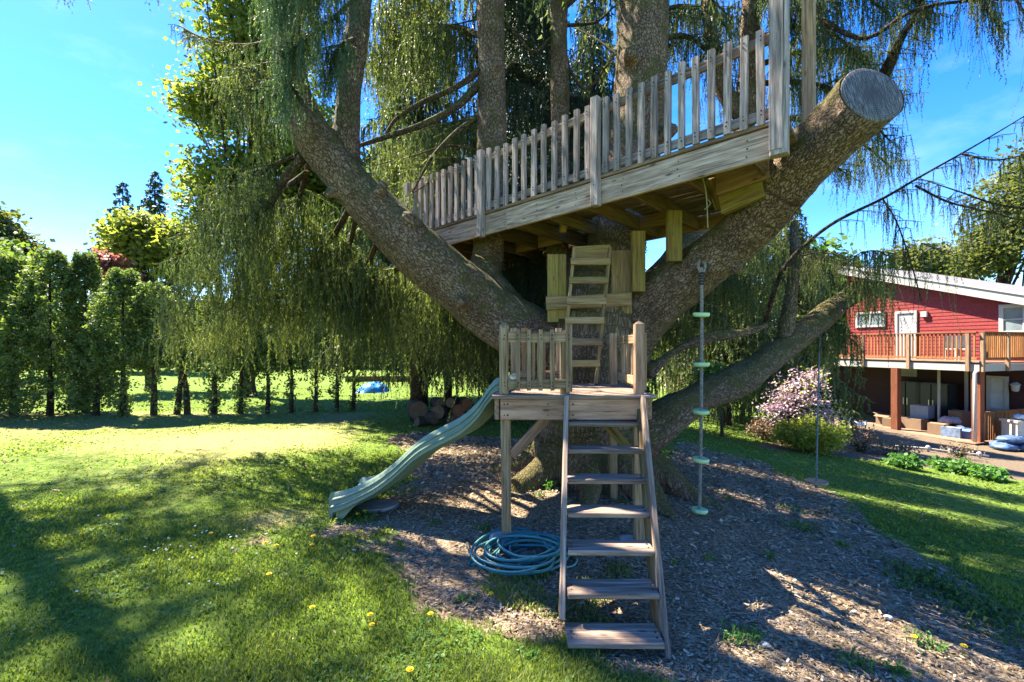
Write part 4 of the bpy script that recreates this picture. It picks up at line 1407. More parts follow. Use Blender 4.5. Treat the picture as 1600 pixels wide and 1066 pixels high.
tail = np.array([(q[0], q[1], g(q[0], q[1]) + .016) for q in tail])
head = [P(741, 884, 3.86), P(738, 872, 3.95), P(735, 858, 4.05)]
head = np.array([(q[0], q[1], g(q[0], q[1]) + .016) for q in head])[::-1]
path = catmull(np.vstack([head, pts[3:], tail]), 900)
n = 8
V, Fc = tube_arrays(path, .0125, n)
angv = np.tile(np.arange(n) / n, len(path))
o = pymesh('hose_body', V, Fc, M_HOSE, hose, sm=True)
at = o.data.attributes.new('ang', 'FLOAT', 'POINT'); at.data.foreach_set('value', angv.astype(np.float32))
M_BLACKP = simple('black_plastic', (.025, .026, .028), .5, .2)
MB().tube(np.array([path[0], path[0] + (path[0] - path[2]) * 3.5]), .017, 10).build('coupling', M_BLACKP, hose, sm=True)

# ------------------------------------------------------------------ climbing rope with discs
def ropemat(name, a, b):
    t = Nt(name)
    n = t.noise(t.n('TexCoord').outputs['Object'], 40, 4)
    return t.out(t.pbr(t.ramp(n, [(.3, a), (.7, b)]), .9, n, .3, .003, .1))


M_ROPE = ropemat('grey_rope', (.15, .135, .11), (.31, .28, .235))
M_DISC = simple('mint_plastic', (.47, .66, .31), .45, .10, 12)
RD = 5.17
crope = thing('climbing_rope', 'twisted grey rope with five mint green foot discs hanging from sawn limb', 'climbing rope', tuple(P(1093, 797, RD)))
rb = MB()
path = [P(1096, 418, RD), P(1096.5, 500, RD), P(1096, 600, RD), P(1095, 700, RD), P(1093, 797, RD)]
cl = catmull(path, 260)
for k in range(3):
    a = np.linspace(0, 2 * math.pi * 26, len(cl)) + k * 2.094
    q = cl + np.stack([np.cos(a) * .010, np.sin(a) * .010, 0 * a], 1)
    rb.tube(q, .0100, 6)
rb.build('rope', M_ROPE, crope, sm=True)
lb = MB()
lp = [P(1096, 428, RD), P(1091, 415, RD + .02), P(1096, 405, RD + .10), P(1102, 414, RD + .03), P(1098, 428, RD)]
lb.tube(catmull(lp, 30), .017, 8)
lb.build('rope_loop', M_ROPE, crope, sm=True)
wb = MB()
for k in range(5): wb.lathe(P(1096.3, 444 - k * 4.2, RD), [(.020, -.012), (.030, -.008), (.030, .008), (.020, .012)], 14)
wb.build('rope_clamp', M_BLACKP, crope, sm=True)
for px, py in ((1096, 491), (1096, 569), (1095, 643), (1095, 718), (1093, 797)):
    mb = MB().lathe(P(px, py, RD), [(.05, -.034), (.078, -.028), (.089, -.012), (.090, .010), (.083, .018), (.066, .016), (.05, .012), (.026, .014)], 28)
    tx, ty, c_ = random.uniform(-.07, .07), random.uniform(-.07, .07), P(px, py, RD)
    mb.V = [(v[0], v[1], v[2] + (v[0] - c_.x) * tx + (v[1] - c_.y) * ty) for v in mb.V]
    mb.build('disc', M_DISC, crope, sm=True)

# ------------------------------------------------------------------ disc swing
SD = 7.02
swing = thing('disc_swing', 'round wooden swing seat on a single rope hanging from lower limb', 'swing', tuple(P(1275, 754, SD)))
M_SEAT = wood('swing_wood', (.16, .10, .06), (.34, .235, .15), (.46, .35, .25))
MB().lathe(P(1275.5, 753, SD), [(.150, -.016), (.160, -.010), (.160, .012), (.152, .018), (.02, .018)], 30).build('seat', M_SEAT, swing)
rp = MB()
cl = catmull([P(1282, 486, SD), P(1280, 560, SD), P(1277, 680, SD), P(1275.5, 760, SD)], 160)
for k in range(2):
    a = np.linspace(0, 2 * math.pi * 40, len(cl)) + k * math.pi
    rp.tube(cl + np.stack([np.cos(a) * .007, np.sin(a) * .007, 0 * a], 1), .0085, 5)
rp.build('rope', ropemat('blue_grey_rope', (.10, .13, .14), (.25, .28, .28)), swing, sm=True)
MB().lathe(P(1275.5, 760, SD), [(.012, -.03), (.026, -.018), (.026, .012), (.012, .02)], 12).build('knot', M_ROPE, swing, sm=True)

# screw and bolt heads, one part on each timber thing
M_SCREW = simple('rusty_screw', (.045, .035, .03), .6, .3, 30, metal=.4)


def screws(name, pts, nrm, parent, r=.0065):
    mb = MB()
    nrm = Vector(nrm).normalized()
    for p_ in pts:
        M, _ = frame(Vector(p_), Vector(p_) + nrm, Z)
        R = M.to_3x3()
        q = r * random.uniform(.8, 1.3)
        k = [Vector(p_) + R @ Vector((h, math.cos(j * math.pi / 3) * q, math.sin(j * math.pi / 3) * q)) for h in (-.004, .003) for j in range(6)]
        mb.add(k, [tuple(range(5, -1, -1)), tuple(range(6, 12))] + [(j, (j + 1) % 6, 6 + (j + 1) % 6, 6 + j) for j in range(6)])
    tag(mb.build(name, M_SCREW, parent), kind='stuff')


nv_ = (-dv[0], -dv[1], 0)
sp = []
for k, (a, b) in enumerate(bays):
    n = (11, 11, 12)[k]
    for i in range(n):
        s = a + (b - a) * (i + .75) / (n + .5)
        for zz in (.11, .145, .745, .78): sp.append(dk(s + random.uniform(-.006, .006), -.0585, BH + zz))
for s in (.10, .50, .95, 1.45, 1.98, 2.52, 3.08, 3.66, 4.25, 4.85):
    for zz in (.06, .13, .20): sp.append(dk(s + random.uniform(-.01, .01), -.0235, zz))
for s in (.312 * DL, .656 * DL):
    for zz in (.06, .19): sp.append(dk(s, -.1095, zz))
screws('screws', sp, nv_, deck)
sp = []
for x in (.055, .155, .262, .372, -.07, .525):
    yy = FY - .108 if 0 < x < .5 else (FY - .0725 if x < 0 else FY - .0925)
    for zz in (.085, .115, .515, .55): sp.append((x + random.uniform(-.006, .006), yy, PZ + zz))
for x in (-.07, -.04, .33, .47, .56, 1.18, 1.22):
    for zz in (-.05, .05): sp.append((x, PY0 - .0215, bz + zz))
screws('screws', sp, (0, -1, 0), plat, .0075)
sp = []
for k in range(7):
    zc, yf = 1.208 - .194 * k - .018, 4.095 - .208 * k
    x0, x1, _, _ = st_pt((4.13 - yf) / 1.27)
    for x in (x0 + .05, x1 - .05): sp += [(x, yf + .045, zc + .018), (x + .004, yf + .10, zc + .018)]
screws('screws', sp, (0, 0, 1), st, .006)
# ------------------------------------------------------------------ other trees
def leafquads(C, size, up=.5, asp=.42):
    n = len(C)
    nr = rng.normal(0, 1, (n, 3)); nr[:, 2] = np.abs(nr[:, 2]) + up
    nr /= np.linalg.norm(nr, axis=1)[:, None]
    d = np.cross(nr, rng.normal(0, 1, (n, 3))); d /= np.linalg.norm(d, axis=1)[:, None] + 1e-9
    s = np.cross(nr, d)
    size = np.broadcast_to(size, (n,))[:, None] * (.6 + .8 * rng.random((n, 1)))
    return np.stack([C - d * size * .5, C + s * size * asp, C + d * size * .5, C - s * size * asp], 1).reshape(-1, 3)


def clumps(ell, n, per, cr, size, tint=.5, up=.5, flat=.6, hollow=.55, tv=.16):
    """leaves in clumps spread through ellipsoids (cx,cy,cz,rx,ry,rz)"""
    ell = np.asarray(ell, float)
    vol = (ell[:, 3] * ell[:, 4] * ell[:, 5]) ** .75
    which = rng.choice(len(ell), n, p=vol / vol.sum())
    d = rng.normal(0, 1, (n, 3)); d /= np.linalg.norm(d, axis=1)[:, None]
    r = (hollow + (1 - hollow) * rng.random(n)) * (.78 + .3 * rng.random(n))
    C = ell[which, :3] + d * r[:, None] * ell[which, 3:6]
    ct = tint + rng.normal(0, tv, n)
    off = rng.normal(0, 1, (n, per, 3)) * np.array([cr, cr, cr * flat])
    L = (C[:, None, :] + off).reshape(-1, 3)
    return leafquads(L, size, up), np.clip(np.repeat(ct, per) + rng.normal(0, .12, n * per), 0, 1), C


def woody(parent, base, top, r, cl, nl, mat, name='trunk'):
    """trunk with limbs reaching to some of the clumps"""
    mb = MB()
    base, top = np.array(base, float), np.array(top, float)
    mid = (base + top) / 2 + rng.normal(0, .03, 3) * np.linalg.norm(top - base)
    cl0 = catmull([base - np.array([0, 0, .15]), base + (mid - base) * .25, mid, top], 14)
    mb.tube(cl0, np.linspace(r, r * .25, 14) * np.concatenate([[1.5, 1.2], np.ones(12)]), 10)
    if len(cl) and nl:
        for i in rng.choice(len(cl), min(nl, len(cl)), replace=False):
            k = int(rng.integers(4, 12))
            a = cl0[k]
            e = cl[i]
            m = (a + e) / 2 + np.array([0, 0, -.06 * np.linalg.norm(e - a)])
            mb.tube(catmull([a, m, e], 6), np.linspace(r * .32, r * .06, 6), 5)
    return mb.build(name, mat, parent, sm=True)


def leaf_tree(name, label, cat, x, y, h, ell, n, per, cr, size, mat, r=.2, tint=.5, group=None, nl=24, up=.5, hollow=.5, flat=.6, tv=.16, bark=None):
    z = g(x, y)
    t = thing(name, label, cat, (x, y, z), group)
    v, tt, cl = clumps(ell, n, per, cr, size, tint, up, flat, hollow, tv)
    woody(t, (x, y, z), (x + rng.normal(0, .1) * h * .1, y, z + h * .9), r, cl, nl, bark or M_BARKDK)
    npmesh('crown', v, 4, mat, t, tint=tt)
    return t


def px_ell(px, py, d, rx, ry=None, ryd=None):
    """ellipsoid seen at a pixel with pixel radii"""
    p = P(px, py, d)
    a = rx / F * d
    return (p.x, p.y, p.z, a, ryd or a, (ry or rx) / F * d)


def conifer(name, label, x, y, h, r, mat, nb=60, z0=.12, group=None, tint=.45, nd=(.07, .17, .03), lr=(.25, .8), droop=.25, tr=None, cat='conifer'):
    z = g(x, y)
    t = thing(name, label, cat, (x, y, z), group)
    mb = MB().tube([(x, y, z - .2), (x, y, z + h * .5), (x, y, z + h)], [tr or h * .018, h * .012, .02], 10)
    Vs, Ts = [], []
    for i in range(nb):
        u = z0 + (1 - z0) * ((i + rng.random()) / nb) ** .92
        L = r * (1 - u) ** .75 * rng.uniform(.75, 1.1) + .12
        a = i * 2.399 + rng.uniform(-.3, .3)
        c, s = math.cos(a), math.sin(a)
        zz = z + h * u
        q = [(x, y, zz), (x + c * L * .5, y + s * L * .5, zz + .06 * L), (x + c * L, y + s * L, zz - droop * L)]
        mb.tube(q, [.03, .02, .008], 4)
        k = L / max(r, .1)
        v, tt, _ = spray(catmull(q, 6), tl=.55 * L + .1, tsp=max(.14, .16 * L), ssp=.13, lr=(lr[0] * (.4 + k), lr[1] * (.4 + k)), nd=nd, tint=tint, start=.1)
        Vs.append(v); Ts.append(tt)
    mb.build('trunk', M_BARKDK, t, sm=True)
    npmesh('crown', np.vstack(Vs), 3, mat, t, tint=np.concatenate(Ts))
    return t


# cedar hedge along the lawn
HEDGE = [  # px of trunk, depth, top px, crown bottom px, width px, words
    (-60, 12.3, 385, 655, 120, 'broad cedar at the far left end of the hedge row, cut by the frame'),
    (20, 12.4, 402, 655, 95, 'bushy cedar near the left picture edge, leaves reaching the lawn'),
    (78, 12.4, 392, 652, 115, 'widest dense cedar of the hedge row, green down to the grass'),
    (133, 13.0, 396, 630, 58, 'narrow dark cedar rising left of the red plum crown'),
    (150, 12.3, 520, 645, 52, 'low leafy cedar before the narrow dark one in the hedge row'),
    (192, 12.3, 425, 588, 78, 'pointed cedar with clear lower trunk right of the red plum crown'),
    (240, 12.4, 440, 580, 74, 'cedar with rounded top, second bare trunk from the left'),
    (285, 12.6, 452, 578, 70, 'twin stemmed cedar half under the pale spruce branch tips'),
    (334, 12.5, 468, 585, 66, 'cedar behind the lowest spruce boughs at left, stem wrapped in leaves'),
    (376, 12.6, 470, 592, 62, 'cedar under the drooping boughs with leafy lower stem'),
    (418, 12.7, 475, 590, 60, 'thin cedar stem standing behind the long hanging spruce curtain'),
    (455, 12.9, 480, 585, 54, 'slim cedar left of the two smallest hedge trunks'),
    (493, 13.1, 485, 582, 50, 'slim cedar left of the blue tarp with bare stem'),
    (526, 13.3, 490, 590, 46, 'small cedar nearest the blue tarp on its left side'),
    (552, 13.5, 490, 585, 46, 'last small cedar of the hedge row in front of blue tarp'),
]
for k, (px, d, ty, by, wpx, lab) in enumerate(HEDGE):
    x, y = P(px, 600, d)[:2]
    z = g(x, y)
    zt, zb = P(px, ty, d).z, max(z + .02, P(px, by, d).z)
    r = wpx / 2 / F * d
    t = thing('cedar_tree', lab, 'cedar', (x, y, z), 'cedars of the hedge row')
    mb = MB()
    for s in ((-.16, .14) if k == 7 else (0,)):
        mb.tube(catmull([(x + s, y, z - .1), (x + s * .6 + .02, y, z + .7), (x, y, z + 1.5), (x, y, zt - .4)], 10), np.linspace(.085, .02, 10) * (.8 if k > 8 else 1.05), 8)
    mb.build('trunk', M_BARKDK, t, sm=True)
    H = zt - zb
    n = int(900 * (r * H) ** .8 / 1.5 * .9)
    u = rng.random(n) ** .85
    a = rng.random(n) * 6.283
    tops = .5 + .5 * np.sin(a * 2 + k * 1.7)                      # a second leader or two
    prof_ = np.clip((1.02 - u) * (1.5 + .5 * tops), 0, 1) ** .62
    rad = r * prof_ * np.clip((u + .08) * 6, .35, 1)
    lump = 1 + .26 * vnoise(np.stack([np.cos(a) * 1.6 + k * 7, np.sin(a) * 1.6, u * H * 1.1], 1), 11) + .22 * vnoise(np.stack([np.cos(a) * 4 + k * 3, np.sin(a) * 4, u * H * 3], 1), 12)
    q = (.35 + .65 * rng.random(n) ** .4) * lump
    C = np.stack([x + np.cos(a) * rad * q, y + np.sin(a) * rad * q, zb + u * H * .97], 1)
    hole = vnoise(C * 1.9 + k * 5, 13) > -.48
    C, a, u, q = C[hole], a[hole], u[hole], q[hole]
    n = len(C)
    per = 14
    # each spray is a small upswept plume
    sv_ = rng.random((n, per, 1))
    dirp = np.stack([np.cos(a) * .6, np.sin(a) * .6, np.full(n, .75)], 1)[:, None] * sv_ * .24
    off = rng.normal(0, 1, (n, per, 3)) * np.array([.050, .050, .045]) * (1.15 - .7 * sv_)
    L = (C[:, None] + off + dirp).reshape(-1, 3)
    dead = vnoise(C * 2.6 + k * 9, 14) < -.55
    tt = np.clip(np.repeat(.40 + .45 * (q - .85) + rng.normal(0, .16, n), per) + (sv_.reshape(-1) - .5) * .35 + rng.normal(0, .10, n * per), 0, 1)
    v = leafquads(L, .080, .1, .26)
    # leaves along the lower stems
    if by < 640:
        m = 90 if k in (5, 8, 9) else 40
        zz = z + rng.random(m) * (zb - z)
        Cs = np.stack([x + rng.normal(0, .10, m), y + rng.normal(0, .10, m), zz], 1)
        v2 = leafquads((Cs[:, None] + rng.normal(0, .05, (m, 8, 3))).reshape(-1, 3), .08, .1, .32)
        v = np.vstack([v, v2]); tt = np.concatenate([tt, np.clip(rng.normal(.6, .15, m * 8), 0, 1)])
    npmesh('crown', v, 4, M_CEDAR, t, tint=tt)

# maples, plum and conifers beyond the hedge
leaf_tree('maple_tree', 'tall yellow green maple lit from behind, upper left beyond spruce limb', 'maple', *P(385, 600, 17)[:2], 15,
          [px_ell(400, 90, 17, 95, 110), px_ell(330, 170, 17, 58, 60), px_ell(355, 300, 17, 80, 75), px_ell(470, 250, 17.5, 90, 120), px_ell(400, -60, 17, 90, 90), px_ell(560, 340, 18, 80, 100)],
          1250, 40, .30, .165, M_MAPLE, r=.28, tint=.55, nl=60, hollow=.3)
leaf_tree('maple_tree', 'small bright yellow green maple standing just right of the red plum', 'maple', *P(235, 600, 20)[:2], 8,
          [px_ell(215, 370, 20, 45, 42), px_ell(262, 385, 20, 42, 50), px_ell(185, 395, 20, 22, 18), px_ell(300, 400, 20, 40, 50)],
          420, 34, .28, .19, M_MAPLE, r=.18, tint=.75, nl=30, hollow=.3)
leaf_tree('plum_tree', 'red leaved plum tree showing above the narrow dark cedar', 'plum tree', *P(165, 600, 18)[:2], 6,
          [px_ell(163, 415, 18, 26, 24), px_ell(180, 432, 18, 18, 16), px_ell(205, 440, 18.5, 14, 10)], 110, 26, .18, .16, M_PLUM, r=.12, tint=.5, nl=30, hollow=.3)
leaf_tree('broadleaf_tree', 'pale green leafy tree at the left edge behind the hedge', 'tree', *P(20, 600, 20)[:2], 7,
          [px_ell(10, 430, 20, 50, 50), px_ell(-50, 420, 20, 60, 60), px_ell(30, 490, 20, 40, 40)], 260, 26, .3, .25, M_GREENLEAF, r=.2, tint=.75)
leaf_tree('broadleaf_tree', 'grey green round tree rising highest at the left picture edge', 'tree', *P(0, 600, 27)[:2], 11,
          [px_ell(-10, 385, 27, 50, 38), px_ell(20, 400, 27, 28, 22), px_ell(-5, 345, 27, 16, 20)], 230, 26, .4, .3, M_OLIVE, r=.25, tint=.25)
conifer('fir_tree', 'dark blue green fir tip behind the yellow maple, left one', *P(192, 600, 34)[:2], 14.2, 2.6, M_NEEDLE_DK, 70, .3, 'firs beyond the hedge', .55, nd=(.12, .3, .06))
conifer('fir_tree', 'dark blue green fir tip behind the yellow maple, taller right one', *P(242, 600, 33)[:2], 14.6, 3.0, M_NEEDLE_DK, 75, .3, 'firs beyond the hedge', .5, nd=(.12, .3, .06))
conifer('fir_tree', 'small dark fir tip between the plum and the left maple', *P(160, 600, 33)[:2], 11.0, 2.0, M_NEEDLE_DK, 50, .3, 'firs beyond the hedge', .5, nd=(.12, .3, .06))

# weeping spruces behind the big one
SPR = dict(cat='conifer', group='spruces standing behind the treehouse')
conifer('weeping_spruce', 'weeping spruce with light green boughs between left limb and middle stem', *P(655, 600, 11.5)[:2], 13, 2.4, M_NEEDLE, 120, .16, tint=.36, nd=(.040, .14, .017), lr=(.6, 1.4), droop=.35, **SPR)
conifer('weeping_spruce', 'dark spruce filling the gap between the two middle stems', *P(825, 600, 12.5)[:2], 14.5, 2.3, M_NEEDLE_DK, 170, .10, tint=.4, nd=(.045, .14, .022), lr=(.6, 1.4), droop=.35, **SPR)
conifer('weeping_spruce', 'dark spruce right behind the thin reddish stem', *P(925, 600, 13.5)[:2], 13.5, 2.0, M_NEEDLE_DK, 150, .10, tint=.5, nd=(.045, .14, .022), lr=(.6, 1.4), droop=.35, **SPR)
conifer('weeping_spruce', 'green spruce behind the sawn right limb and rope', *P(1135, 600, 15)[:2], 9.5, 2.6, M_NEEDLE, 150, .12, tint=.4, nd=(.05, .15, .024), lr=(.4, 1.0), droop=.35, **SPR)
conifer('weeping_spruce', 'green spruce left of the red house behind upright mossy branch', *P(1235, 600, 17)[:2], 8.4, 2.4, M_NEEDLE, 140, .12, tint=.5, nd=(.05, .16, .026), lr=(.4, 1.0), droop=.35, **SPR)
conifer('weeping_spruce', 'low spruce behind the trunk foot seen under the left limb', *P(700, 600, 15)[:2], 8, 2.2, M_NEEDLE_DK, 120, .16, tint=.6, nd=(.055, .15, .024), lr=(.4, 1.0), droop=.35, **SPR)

# blossom and shrubs between the spruce and the house
mag = leaf_tree('magnolia_tree', 'pink blossoming magnolia left of the porch, nearest the lawn', 'magnolia', *P(1245, 690, 12.2)[:2], 2.4,
          [px_ell(1245, 620, 12.2, 48, 48), px_ell(1285, 650, 12.2, 26, 25), px_ell(1215, 640, 12.2, 28, 32), px_ell(1270, 590, 12.2, 22, 20)], 340, 9, .10, .062, M_BLOSSOM, r=.05, tint=.5, nl=150, hollow=.1)
v, tt, _ = clumps([px_ell(1245, 620, 12.2, 48, 48), px_ell(1285, 640, 12.2, 26, 25), px_ell(1270, 590, 12.2, 26, 22)], 130, 6, .10, .065, .5, .3, .7, .1)
npmesh('leaves', v, 4, M_LIME, mag, tint=tt)
leaf_tree('magnolia_tree', 'paler blossoming magnolia farther back under the fork of lower limb', 'magnolia', *P(1130, 650, 17)[:2], 4.6,
          [px_ell(1100, 560, 17, 60, 45), px_ell(1190, 540, 17, 70, 60), px_ell(1060, 600, 17, 40, 30), px_ell(1250, 500, 17, 40, 50)], 420, 10, .16, .10, M_BLOSSOM, r=.10, tint=.6, nl=120, hollow=.1)
leaf_tree('broadleaf_tree', 'light green leafy tree mixed into the far magnolia blossom', 'tree', *P(1160, 650, 18.5)[:2], 5,
          [px_ell(1120, 560, 18.5, 80, 60), px_ell(1220, 530, 18.5, 70, 70), px_ell(1050, 560, 18.5, 50, 50)], 300, 20, .22, .15, M_LIME, r=.1, tint=.4, nl=60, hollow=.15)
leaf_tree('small_tree', 'small tree with bare brown stem on lawn under lower limb', 'small tree', *hit(1128, 682)[:2], 1.5,
          [px_ell(1130, 605, hit(1128, 682).y, 42, 22), px_ell(1110, 585, hit(1128, 682).y, 30, 22)], 120, 18, .12, .10, M_GREENLEAF, r=.06, tint=.6, nl=20, bark=M_TWIG)


def shrub(name, label, px, py, w, h, n, per, mat, size, tint=.5, cr=.09, group=None, nst=14, up=.4, tv=.14):
    p = hit(px, py)
    sc = p.y / F
    z = g(p.x, p.y)
    t = thing(name, label, 'shrub' if 'plant' not in name else 'plant', (p.x, p.y, z), group)
    v, tt, cl = clumps([(p.x, p.y, z + h * sc * .5, w * sc / 2, w * sc / 2.4, h * sc * .52)], n, per, cr, size, tint, up, .7, .45, tv)
    v[:, 2] = np.maximum(v[:, 2], z + .0)
    mb = MB()
    for i in rng.choice(len(cl), nst):
        mb.tube(catmull([(p.x + rng.normal(0, .05), p.y + rng.normal(0, .05), z - .03), (np.array(p) + cl[i]) / 2 + [0, 0, .05], cl[i]], 5), np.linspace(.012, .004, 5), 4)
    mb.build('stem', M_TWIG, t)
    npmesh('foliage', v, 4, mat, t, tint=tt)
    return t


M_BROWNLEAF = leafmat('dry_brown_leaves', (.10, .06, .035), (.20, .13, .075), (.32, .24, .15), .3, tcol=(1.1, 1, .8))
shrub('lime_shrub', 'rounded yellow green shrub below the pink magnolia', 1262, 705, 118, 52, 300, 22, M_LIME, .065, .5, .09)
shrub('dry_shrub', 'thin brown twiggy shrub right of the yellow green one', 1345, 706, 70, 42, 70, 12, M_BROWNLEAF, .05, .4, .08, nst=30)
shrub('dry_shrub', 'low reddish brown shrub left of the yellow green one', 1195, 688, 60, 36, 80, 12, M_BROWNLEAF, .05, .5, .08, nst=24)
shrub('dry_shrub', 'tuft of pale dead stalks in the bed before the porch steps', 1400, 713, 62, 22, 60, 12, M_BROWNLEAF, .06, .85, .08, nst=40)
shrub('dry_shrub', 'dead seed stalks at the foot of the white downspout', 1500, 716, 60, 26, 30, 10, M_BROWNLEAF, .04, .6, .08, nst=40)
shrub('leafy_plant', 'bright green perennial clump at the lawn edge, left one', 1412, 731, 46, 18, 60, 14, M_WEED, .09, .5, .07, group='perennials at the lawn edge')
shrub('leafy_plant', 'long row of bright green perennials at the lawn edge, middle', 1492, 737, 66, 18, 70, 14, M_WEED, .09, .65, .07, group='perennials at the lawn edge')
shrub('leafy_plant', 'bright green perennial clump at the lawn edge, right one', 1540, 748, 54, 16, 60, 14, M_WEED, .09, .55, .07, group='perennials at the lawn edge')

# trees behind the house and the far wood
leaf_tree('broadleaf_tree', 'olive green leafy tree rising behind the right end of roof', 'tree', *P(1585, 500, 27)[:2], 13,
          [px_ell(1600, 340, 27, 75, 95), px_ell(1540, 390, 27, 45, 50), px_ell(1640, 260, 27, 60, 60)], 700, 26, .40, .20, M_OLIVE, r=.3, tint=.3, hollow=.3)
leaf_tree('broadleaf_tree', 'dull green tree behind the left end of the red house roof', 'tree', *P(1440, 500, 32)[:2], 8,
          [px_ell(1440, 410, 32, 60, 32), px_ell(1500, 420, 32, 50, 40)], 320, 26, .5, .24, M_OLIVE, r=.2, tint=.35, hollow=.3)
leaf_tree('broadleaf_tree', 'dark green round tree left of the red house, farther back', 'tree', *P(1290, 500, 30)[:2], 9,
          [px_ell(1290, 440, 30, 60, 60), px_ell(1340, 470, 30, 40, 40)], 240, 26, .5, .34, M_GREENLEAF, r=.25, tint=.3, hollow=.3)
fw = []
ft_ = []
for i in range(46):
    px = -500 + i * 46 + rng.uniform(-15, 15)
    d = rng.uniform(36, 46)
    top = rng.uniform(430, 505)
    p = P(px, top, d)
    zb = gz(p.x, p.y)
    H = p.z - zb
    v, tt, _ = clumps([(p.x, p.y, zb + H * .5, 2.3, 2.0, H * .5), (p.x + 1, p.y, zb + H * .3, 2.2, 2, H * .35)], 90, 20, .5, .42, rng.uniform(.2, .6), .4, .7, .4)
    fw.append(v); ft_.append(tt)
tag(npmesh('far_wood', np.vstack(fw), 4, M_GREENLEAF, tint=np.concatenate(ft_)), 'far line of green trees closing off the garden', kind='stuff')
# unseen trees left of the frame, added and shaped to shade the lawn
for nx_, ny_, z0_, z1_, n_, L0_, L1_, lab in ((-12.6, 9.8, 11.4, 20.5, 32, 3.9, 1.4, 'unseen tall spruce placed left of the frame to shade the near lawn'),
                                              (-15.2, 11.6, 12.9, 19.5, 19, 2.8, 1.0, 'farther unseen tall spruce placed left of the frame to shade the middle lawn')):
    nt = thing('shade_tree', lab, 'tree', (nx_, ny_, g(nx_, ny_)), 'unseen shade trees left of the frame')
    MB().tube([(nx_, ny_, -.2), (nx_, ny_, 10), (nx_, ny_, z1_ + .6)], [.30, .22, .05], 12).build('trunk', M_BARKDK, nt, sm=True)
    crown_branches(nt, nx_, ny_, z0_, z1_, n_, L0_, L1_, tl=1.3)

# ------------------------------------------------------------------ things on the lawn beyond
def log_pile():
    M_LOGB = simple('log_bark', (.04, .03, .024), .9, .4, 14)
    M_LOGE = simple('log_end', (.10, .066, .043), .85, .25, 10)
    M_LOGR = simple('log_end_red', (.15, .06, .027), .85, .25, 10)
    # (px, py, radius px, axis turn, words)
    rows = [(652, 640, 15, .35, 'big round log end at the left of the woodpile', 1), (672, 652, 10, .9, 'log under the big one, second from the pile left end', 0),
            (690, 642, 11, -.3, 'dark log in the middle of the woodpile bottom row', 0), (705, 655, 9, .6, 'small log lying before the pile middle', 0),
            (716, 640, 10, .2, 'reddish split log right of the pile middle', 2), (731, 652, 9, -.6, 'log at the right of the woodpile bottom row', 0),
            (726, 630, 9, .4, 'orange split log at the right top of the woodpile', 2), (708, 628, 8, -.2, 'thin log on top of the woodpile middle', 0),
            (684, 630, 9, .5, 'log lying on top left of the woodpile', 1), (742, 640, 8, .1, 'last small log at the right end of the woodpile', 1),
            (662, 657, 8, -.8, 'pale short log lying in front of the big round one', 1)]
    for px, py, rp, tn, lab, e in rows:
        d = 10.9 + (660 - py) * .004
        p = P(px, py, d)
        r = rp / F * d
        z = max(p.z, g(p.x, d) + r * .9)
        a = Vector((math.sin(tn), -math.cos(tn), 0))
        c = Vector((p.x, d, z))
        t = thing('firewood_log', lab, 'log', c - Vector((0, 0, r)), 'logs of the woodpile behind the slide')
        L = .38
        mb = MB()
        mb.tube([c - a * L / 2, c, c + a * L / 2], [r, r * 1.03, r], 12)
        mb.build('bark', M_LOGB, t)
        for s in (1, -1):
            q = c + a * s * (L / 2 + .004)
            M, _ = frame(q, q + a, Z)
            k = [q + M.to_3x3() @ Vector((0, math.cos(j * math.pi / 6) * r * .95, math.sin(j * math.pi / 6) * r * .95)) for j in range(12)]
            pymesh('end_grain', k, [tuple(range(12))], M_LOGR if e == 2 else M_LOGE, t)


log_pile()
# blue tarp heap
p = hit(583, 612)
n = 22
u, v = np.meshgrid(np.linspace(-1, 1, n), np.linspace(-1, 1, n))
hgt = np.clip(1 - (u ** 2 + v ** 2), 0, 1) ** .5 * .36
bx, by = p.x + u.ravel() * .62, p.y + v.ravel() * .6
hz = hgt.ravel() * (1 + .5 * noise2(bx, by, 4, 9)) + .01
VV = np.stack([bx, by, gz(bx, by) + hz], 1)
ii = np.arange(n * n).reshape(n, n)
q = np.stack([ii[:-1, :-1], ii[:-1, 1:], ii[1:, 1:], ii[1:, :-1]], -1).reshape(-1, 4)
tag(npmesh('tarp', VV, 4, simple('blue_tarp', (.02, .17, .42), .4, .25, 5, spec=.5), None, (p.x, p.y, g(p.x, p.y)), idx=q, sm=True), 'crumpled blue tarp heap on the lawn beyond the hedge trunks', 'tarp')
# low dark timber edge behind the tarp
e0, e1 = P(540, 590, 24), P(620, 592, 24)
tag(beam('timber_edging', (e0.x, 24, g(e0.x, 24) + .15), (e1.x + 1.5, 24, g(e1.x, 24) + .15), .15, .3, M_JOIST, None), 'low dark timber edging behind the blue tarp', 'edging')

